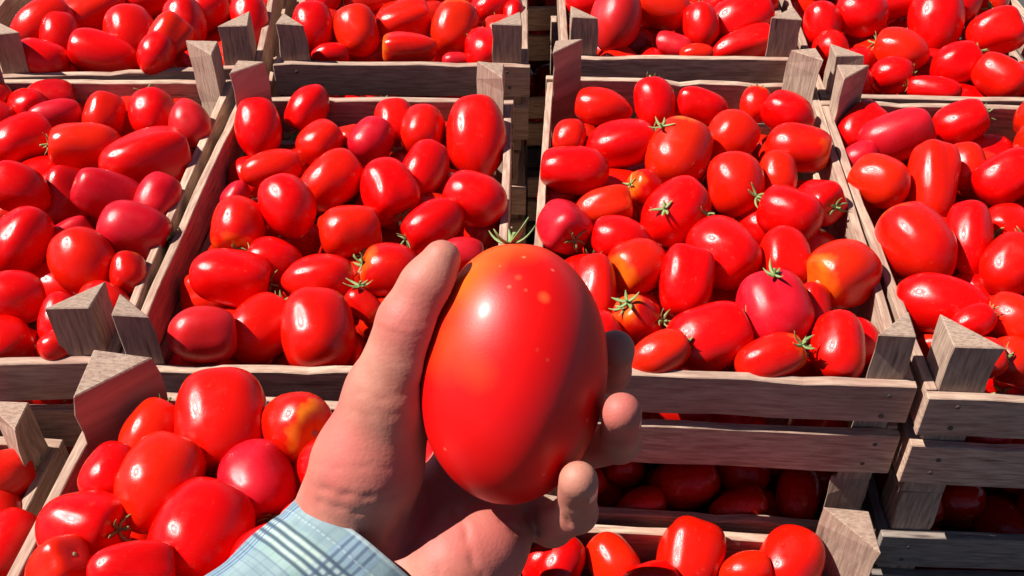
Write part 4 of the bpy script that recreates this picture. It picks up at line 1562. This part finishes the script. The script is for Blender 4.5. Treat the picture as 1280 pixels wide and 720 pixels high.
wv = g.n('TexVoronoi'); wv.inputs['Scale'].default_value = 700; g.l(v, wv.inputs['Vector'])
b1 = g.bump(g.noise(v, 260, 5, .6), .22, .0008)
mp = g.n('Mapping'); g.l(v, mp.inputs[0]); mp.inputs['Scale'].default_value = (90, 420, 260); mp.inputs['Rotation'].default_value = (0, 0, .3)
b2 = g.bump(g.noise(mp.outputs[0], 1.0, 3), .12, .0007, b1)
g.bump(wv.outputs['Distance'], .12, .0005, b2)
SKIN = g.m
wrist = world(spot(470, 705, .445))
person = empty('person', wrist)
tag(person, 'left hand in a pale blue plaid sleeve holding up the big tomato', 'person')
hand = link('body', me, SKIN); hand.parent = person; hand.matrix_parent_inverse = Matrix.Translation(wrist).inverted()
md = hand.modifiers.new('smooth', 'SMOOTH'); md.factor = .5; md.iterations = 2
# nails on the far side of the finger tips
g = N('fingernail'); g.b.inputs['Base Color'].default_value = (.72, .42, .34, 1); g.b.inputs['Roughness'].default_value = .3; NAILM = g.m
for k, (j0, j1) in enumerate([(THUMB[-2], THUMB[-1])]+[(f_[-2], f_[-1]) for f_ in FING]):
    a = spot(*j0[:3]); b = spot(*j1[:3]); ax = (b-a)/np.linalg.norm(b-a)
    out = (b-HC); out = out-ax*(out@ax)
    out = out/np.linalg.norm(out)+np.array([0, 0, -1.3]); out = out-ax*(out@ax)
    if k == 0: out = np.array([-.35, .1, -.93]); out = out-ax*(out@ax)
    out /= np.linalg.norm(out); side = np.cross(ax, out); r_ = j1[3]*.001
    v = []; f = []; nu, nv = 8, 8
    for i in range(nu+1):
        for j in range(nv+1):
            s_ = (j/nv-.5)*1.5; t_ = (i/nu-.5)*r_*1.3-r_*.3; w_ = 1-.35*max(0, (i/nu-.7)/.3)**2
            v.append(b+ax*(t_+r_*.05)+(out*math.cos(s_*w_)+side*math.sin(s_*w_))*(r_*1.02-.12*r_*(i/nu)**3))
    for i in range(nu):
        for j in range(nv): q = i*(nv+1)+j; f.append((q, q+1, q+nv+2, q+nv+1))
    nm = mesh('fingernail', world(np.array(v)), f, True)
    o = link('fingernail', nm, NAILM); o.parent = person; o.matrix_parent_inverse = Matrix.Translation(wrist).inverted()
    sd = o.modifiers.new('thick', 'SOLIDIFY'); sd.thickness = .0006

# sleeve
g = N('pale blue plaid cotton'); tc = g.n('TexCoord'); sp = g.n('SeparateXYZ'); g.l(tc.outputs['UV'], sp.inputs[0])
U0, V0 = sp.outputs[0], sp.outputs[1]          # metres round the arm / metres back from the hem
cloth = g.noise(tc.outputs['UV'], 60, 3)
c = g.mix(g.ramp(cloth, [(.35, 0), (.65, 1)]), (.155, .225, .25), (.23, .31, .32))
def band(coord, period, stops): return g.ramp(g.math('FRACT', g.math('DIVIDE', coord, period)), stops, 'LINEAR')
def stripes(cs, w):
    st = []
    for x in cs: st += [(x-w*1.3, 0), (x-w*.5, 1), (x+w*.5, 1), (x+w*1.3, 0)]
    return st
c = g.mix(g.math('MULTIPLY', band(V0, .044, [(0, 0), (.28, 0), (.30, .8), (.66, .8), (.68, 0), (1, 0)]), .5), c, (.27, .40, .33))
c = g.mix(g.math('MULTIPLY', band(U0, .044, [(0, .0), (.05, 0), (.06, .7), (.42, .7), (.44, 0), (1, 0)]), .5), c, (.19, .29, .42))
c = g.mix(g.math('MULTIPLY', band(V0, .044, stripes((.34, .42, .50, .58), .018)), .85), c, (.03, .045, .075))
c = g.mix(g.math('MULTIPLY', band(V0, .044, stripes((.38, .46, .54), .014)), .42), c, (.55, .58, .48))
c = g.mix(g.math('MULTIPLY', band(V0, .044, stripes((.68, .76, .84), .008)), .45), c, (.10, .14, .20))
c = g.mix(g.math('MULTIPLY', band(U0, .044, stripes((.12, .20, .28, .36), .018)), .75), c, (.05, .075, .13))
c = g.mix(g.math('MULTIPLY', band(V0, .0055, stripes((.5,), .10)), .16), c, (.07, .11, .14))
c = g.mix(g.math('MULTIPLY', band(U0, .0055, stripes((.5,), .10)), .16), c, (.07, .11, .14))
c = g.mix(g.ramp(g.math('MULTIPLY', V0, 100), [(.14, .5), (.20, 0)]), c, (.40, .46, .45))
c = g.mix(g.math('MULTIPLY', g.ramp(g.math('ABSOLUTE', g.math('MULTIPLY', g.math('SUBTRACT', V0, .009), 200)), [(.05, .8), (.10, 0)]), g.ramp(g.math('FRACT', g.math('DIVIDE', U0, .0028)), [(.55, .3), (.65, 0)])), c, (.50, .56, .55))
th_ = g.math('SINE', g.math('MULTIPLY', U0, 7000)); tv_ = g.math('SINE', g.math('MULTIPLY', V0, 7000)); wv_ = g.math('MULTIPLY', th_, tv_)
c = g.mix(g.math('MULTIPLY', g.math('ABSOLUTE', wv_), .05), c, (.55, .62, .62))
g.l(c, g.b.inputs['Base Color']); g.b.inputs['Roughness'].default_value = .9; g.b.inputs['Specular IOR Level'].default_value = .15
b1 = g.bump(g.noise(tc.outputs['UV'], 90, 4), .5, .0012); 
PLAID = g.m
c0 = spot(468, 697, .448); ax = np.array([-.70, -.62, .36]); ax /= np.linalg.norm(ax)
tocam = np.array([.0, .0, 1.]); tocam = tocam-ax*(tocam@ax); tocam /= np.linalg.norm(tocam); sd_ = np.cross(ax, tocam)
nr, ns = 96, 72; v = []; f = []; UVs = []
for i in range(ns+1):
    s_ = .27*(i/ns)**1.25
    for j in range(nr):
        a = 2*math.pi*j/nr
        wr = noise.noise(Vector((math.cos(a)*1.6, math.sin(a)*1.6, s_*26)))*.0042*min(1, .3+s_*16)+noise.noise(Vector((math.cos(a)*4, math.sin(a)*4, s_*60)))*.0012
        wr += math.sin(s_*75+2.2*math.sin(a+.6)+1)*.0016*min(1, s_*14)
        hem = .0009*math.exp(-((s_-.013)/.0012)**2)*-1
        R1 = .0405+s_*.035+wr+hem; R2 = .0345+s_*.035+wr+hem
        skew = .006*math.cos(a)
        v.append(c0+ax*(s_+skew*(1-i/ns))+sd_*R1*math.cos(a)+tocam*R2*math.sin(a)); UVs.append((a*.041, s_))
for i in range(ns):
    for j in range(nr): f.append((i*nr+j, i*nr+(j+1) % nr, (i+1)*nr+(j+1) % nr, (i+1)*nr+j))
me = mesh('shirt_sleeve', world(np.array(v)), f, True); uv = me.uv_layers.new()
for p in me.polygons:
    js = [me.loops[li].vertex_index for li in p.loop_indices]; wrap = any(q % nr == nr-1 for q in js)
    for li in p.loop_indices:
        q = me.loops[li].vertex_index; u_, v_ = UVs[q]
        if wrap and q % nr == 0: u_ += 2*math.pi*.041
        uv.data[li].uv = (u_, v_)
sl_ = link('shirt_sleeve', me, PLAID); sl_.parent = person; sl_.matrix_parent_inverse = Matrix.Translation(wrist).inverted()
sd = sl_.modifiers.new('thick', 'SOLIDIFY'); sd.thickness = .0016; sd.offset = -1

# the big tomato
g = N('big tomato skin'); tc = g.n('TexCoord'); v = tc.outputs['Object']
sp = g.n('SeparateXYZ'); g.l(v, sp.inputs[0]); n1 = g.noise(v, 26, 3)
c = g.mix(g.ramp(n1, [(.35, 0), (.7, 1)]), (.70, .0006, .0006), (.74, .003, .0012))
def blob(cx, cy, cz, rad):
    d = g.n('VectorMath'); d.operation = 'DISTANCE'; g.l(v, d.inputs[0]); d.inputs[1].default_value = (cx, cy, cz)
    return g.ramp(g.math('ADD', g.math('DIVIDE', d.outputs['Value'], rad), g.math('MULTIPLY', g.math('SUBTRACT', n1, .5), 1.1)), [(.1, 1), (1.2, 0)])
c = g.mix(g.math('MULTIPLY', blob(-.022, .047, .018, .026), .9), c, (.86, .17, .004))
c = g.mix(g.math('MULTIPLY', blob(.002, .056, .012, .022), .7), c, (.84, .10, .003))
c = g.mix(g.math('MULTIPLY', blob(-.013, .003, .034, .010), .42), c, (.74, .06, .003))  # orange trail of the highlight, painted into the skin
c = g.mix(g.math('MULTIPLY', blob(-.024, .016, .028, .020), .5), c, (.84, .06, .003))
c = g.mix(g.math('MULTIPLY', blob(.012, .031, .030, .0035), .8), c, (.85, .12, .03))
c = g.mix(g.math('MULTIPLY', blob(.002, .038, .026, .0022), .6), c, (.80, .10, .03))
c = g.mix(g.math('MULTIPLY', blob(.030, -.028, .016, .013), .45), c, (.70, .13, .03))
vo = g.n('TexVoronoi'); vo.inputs['Scale'].default_value = 130; g.l(v, vo.inputs['Vector'])
low = g.ramp(sp.outputs[1], [(.0, 0), (.02, 0)])
spk = g.ramp(vo.outputs['Distance'], [(.06, 1), (.14, 0)])
msk = g.ramp(g.noise(v, 30, 2), [(.5, 0), (.62, 1)])
c = g.mix(g.math('MULTIPLY', g.math('MULTIPLY', spk, msk), .38), c, (.90, .32, .16))
g.l(c, g.b.inputs['Base Color'])
g.l(g.ramp(g.noise(v, 60, 4), [(.3, .40), (.7, .46)]), g.b.inputs['Roughness'])
g.b.inputs['Coat Weight'].default_value = .12; g.b.inputs['Coat Roughness'].default_value = .2; g.b.inputs['Specular IOR Level'].default_value = .42; g.b.inputs['IOR'].default_value = 1.40
g.bump(g.mix(.5, g.noise(v, 50, 3), g.noise(v, 900, 2)), .035, .002)
nu, nv = 56, 72; v = []; f = []
for i in range(nu+1):
    t = math.pi*i/nu; y = math.cos(t); ex = 2.0; rad = max(0, 1-abs(y)**ex)**(1/ex)
    yy = y-.012*max(0, (y-.95)/.05)**2
    for j in range(nv):
        p = 2*math.pi*j/nv; k = 1+.010*math.cos(3*p+.6)*(.6+.4*y)+.005*math.cos(5*p)-.016*math.exp(-((p-1.93)/.42)**2)
        sh = .003*math.sin(2*y)
        v.append((HA*rad*k*math.cos(p)*(1-.015*y)+sh*.6, HB*yy, HD*rad*k*math.sin(p)))
for i in range(nu):
    for j in range(nv): f.append((i*nv+j, i*nv+(j+1) % nv, (i+1)*nv+(j+1) % nv, (i+1)*nv+j))
me = mesh('tomato', v, f, True); bm = bmesh.new(); bm.from_mesh(me); bmesh.ops.remove_doubles(bm, verts=bm.verts, dist=1e-5); bmesh.ops.recalc_face_normals(bm, faces=bm.faces); bm.to_mesh(me); bm.free()
me.polygons.foreach_set('use_smooth', [True]*len(me.polygons))
big = link('tomato', me, g.m)
RM = Matrix((CR_, CU_, CB_)).transposed()
big.matrix_world = Matrix.Translation(world(HC)) @ RM.to_4x4()
tag(big, 'very large glossy red tomato with orange top held up in the hand', 'tomato')
cy = link('calyx', calyx_mesh(81, .0105, 5, .9, 1.6)); cy.data.materials[0] = GREEN; cy.parent = big
cy.matrix_local = Matrix.Translation((-.0005, HB*.975, -.004)) @ Matrix.Rotation(math.radians(-95), 4, 'X')

# ---------------------------------------------------------------- stray dried calyces lying on the heaps
bpy.context.view_layer.update(); dg = bpy.context.evaluated_depsgraph_get()
BITS = [(832, 262, 'above the middle of the crate right of the hand'), (882, 268, 'on the middle tomatoes of the crate right of the hand'), (944, 246, 'near the right side of the crate right of the hand'),
        (1000, 432, 'beside the front right post of the crate right of the hand'), (968, 346, 'just above the crimson tomato in the crate right of the hand'), (826, 402, 'dark, near the finger tips in the crate right of the hand'),
        (828, 160, 'near the back of the crate right of the hand'), (786, 378, 'greenest, close beside the held tomato'), (372, 168, 'at the back of the crate behind the thumb'),
        (452, 322, 'left of the thumb tip'), (450, 360, 'left of the thumb knuckle'), (212, 294, 'against the left wall top of the crate behind the thumb')]
for i, (px, py, where) in enumerate(BITS):
    d = Vector(world(spot(px, py, 1.0))) - Vector((0, 0, CAM_Z)); d.normalize()
    ok, loc, nor, idx, ob, mt = S.ray_cast(dg, Vector((0, 0, CAM_Z)), d)
    if not ok: continue
    o = link('dried_calyx', calyx_mesh(200+i, .012, 5, .2, 1.2))
    q = (nor*.6+Vector((0, 0, 1))*.5).to_track_quat('Z', 'Y')
    o.matrix_world = Matrix.Translation(loc+nor*.0012) @ q.to_matrix().to_4x4()
    tag(o, 'loose green star-shaped calyx '+where, 'calyx', 'stray calyces on the tomatoes')
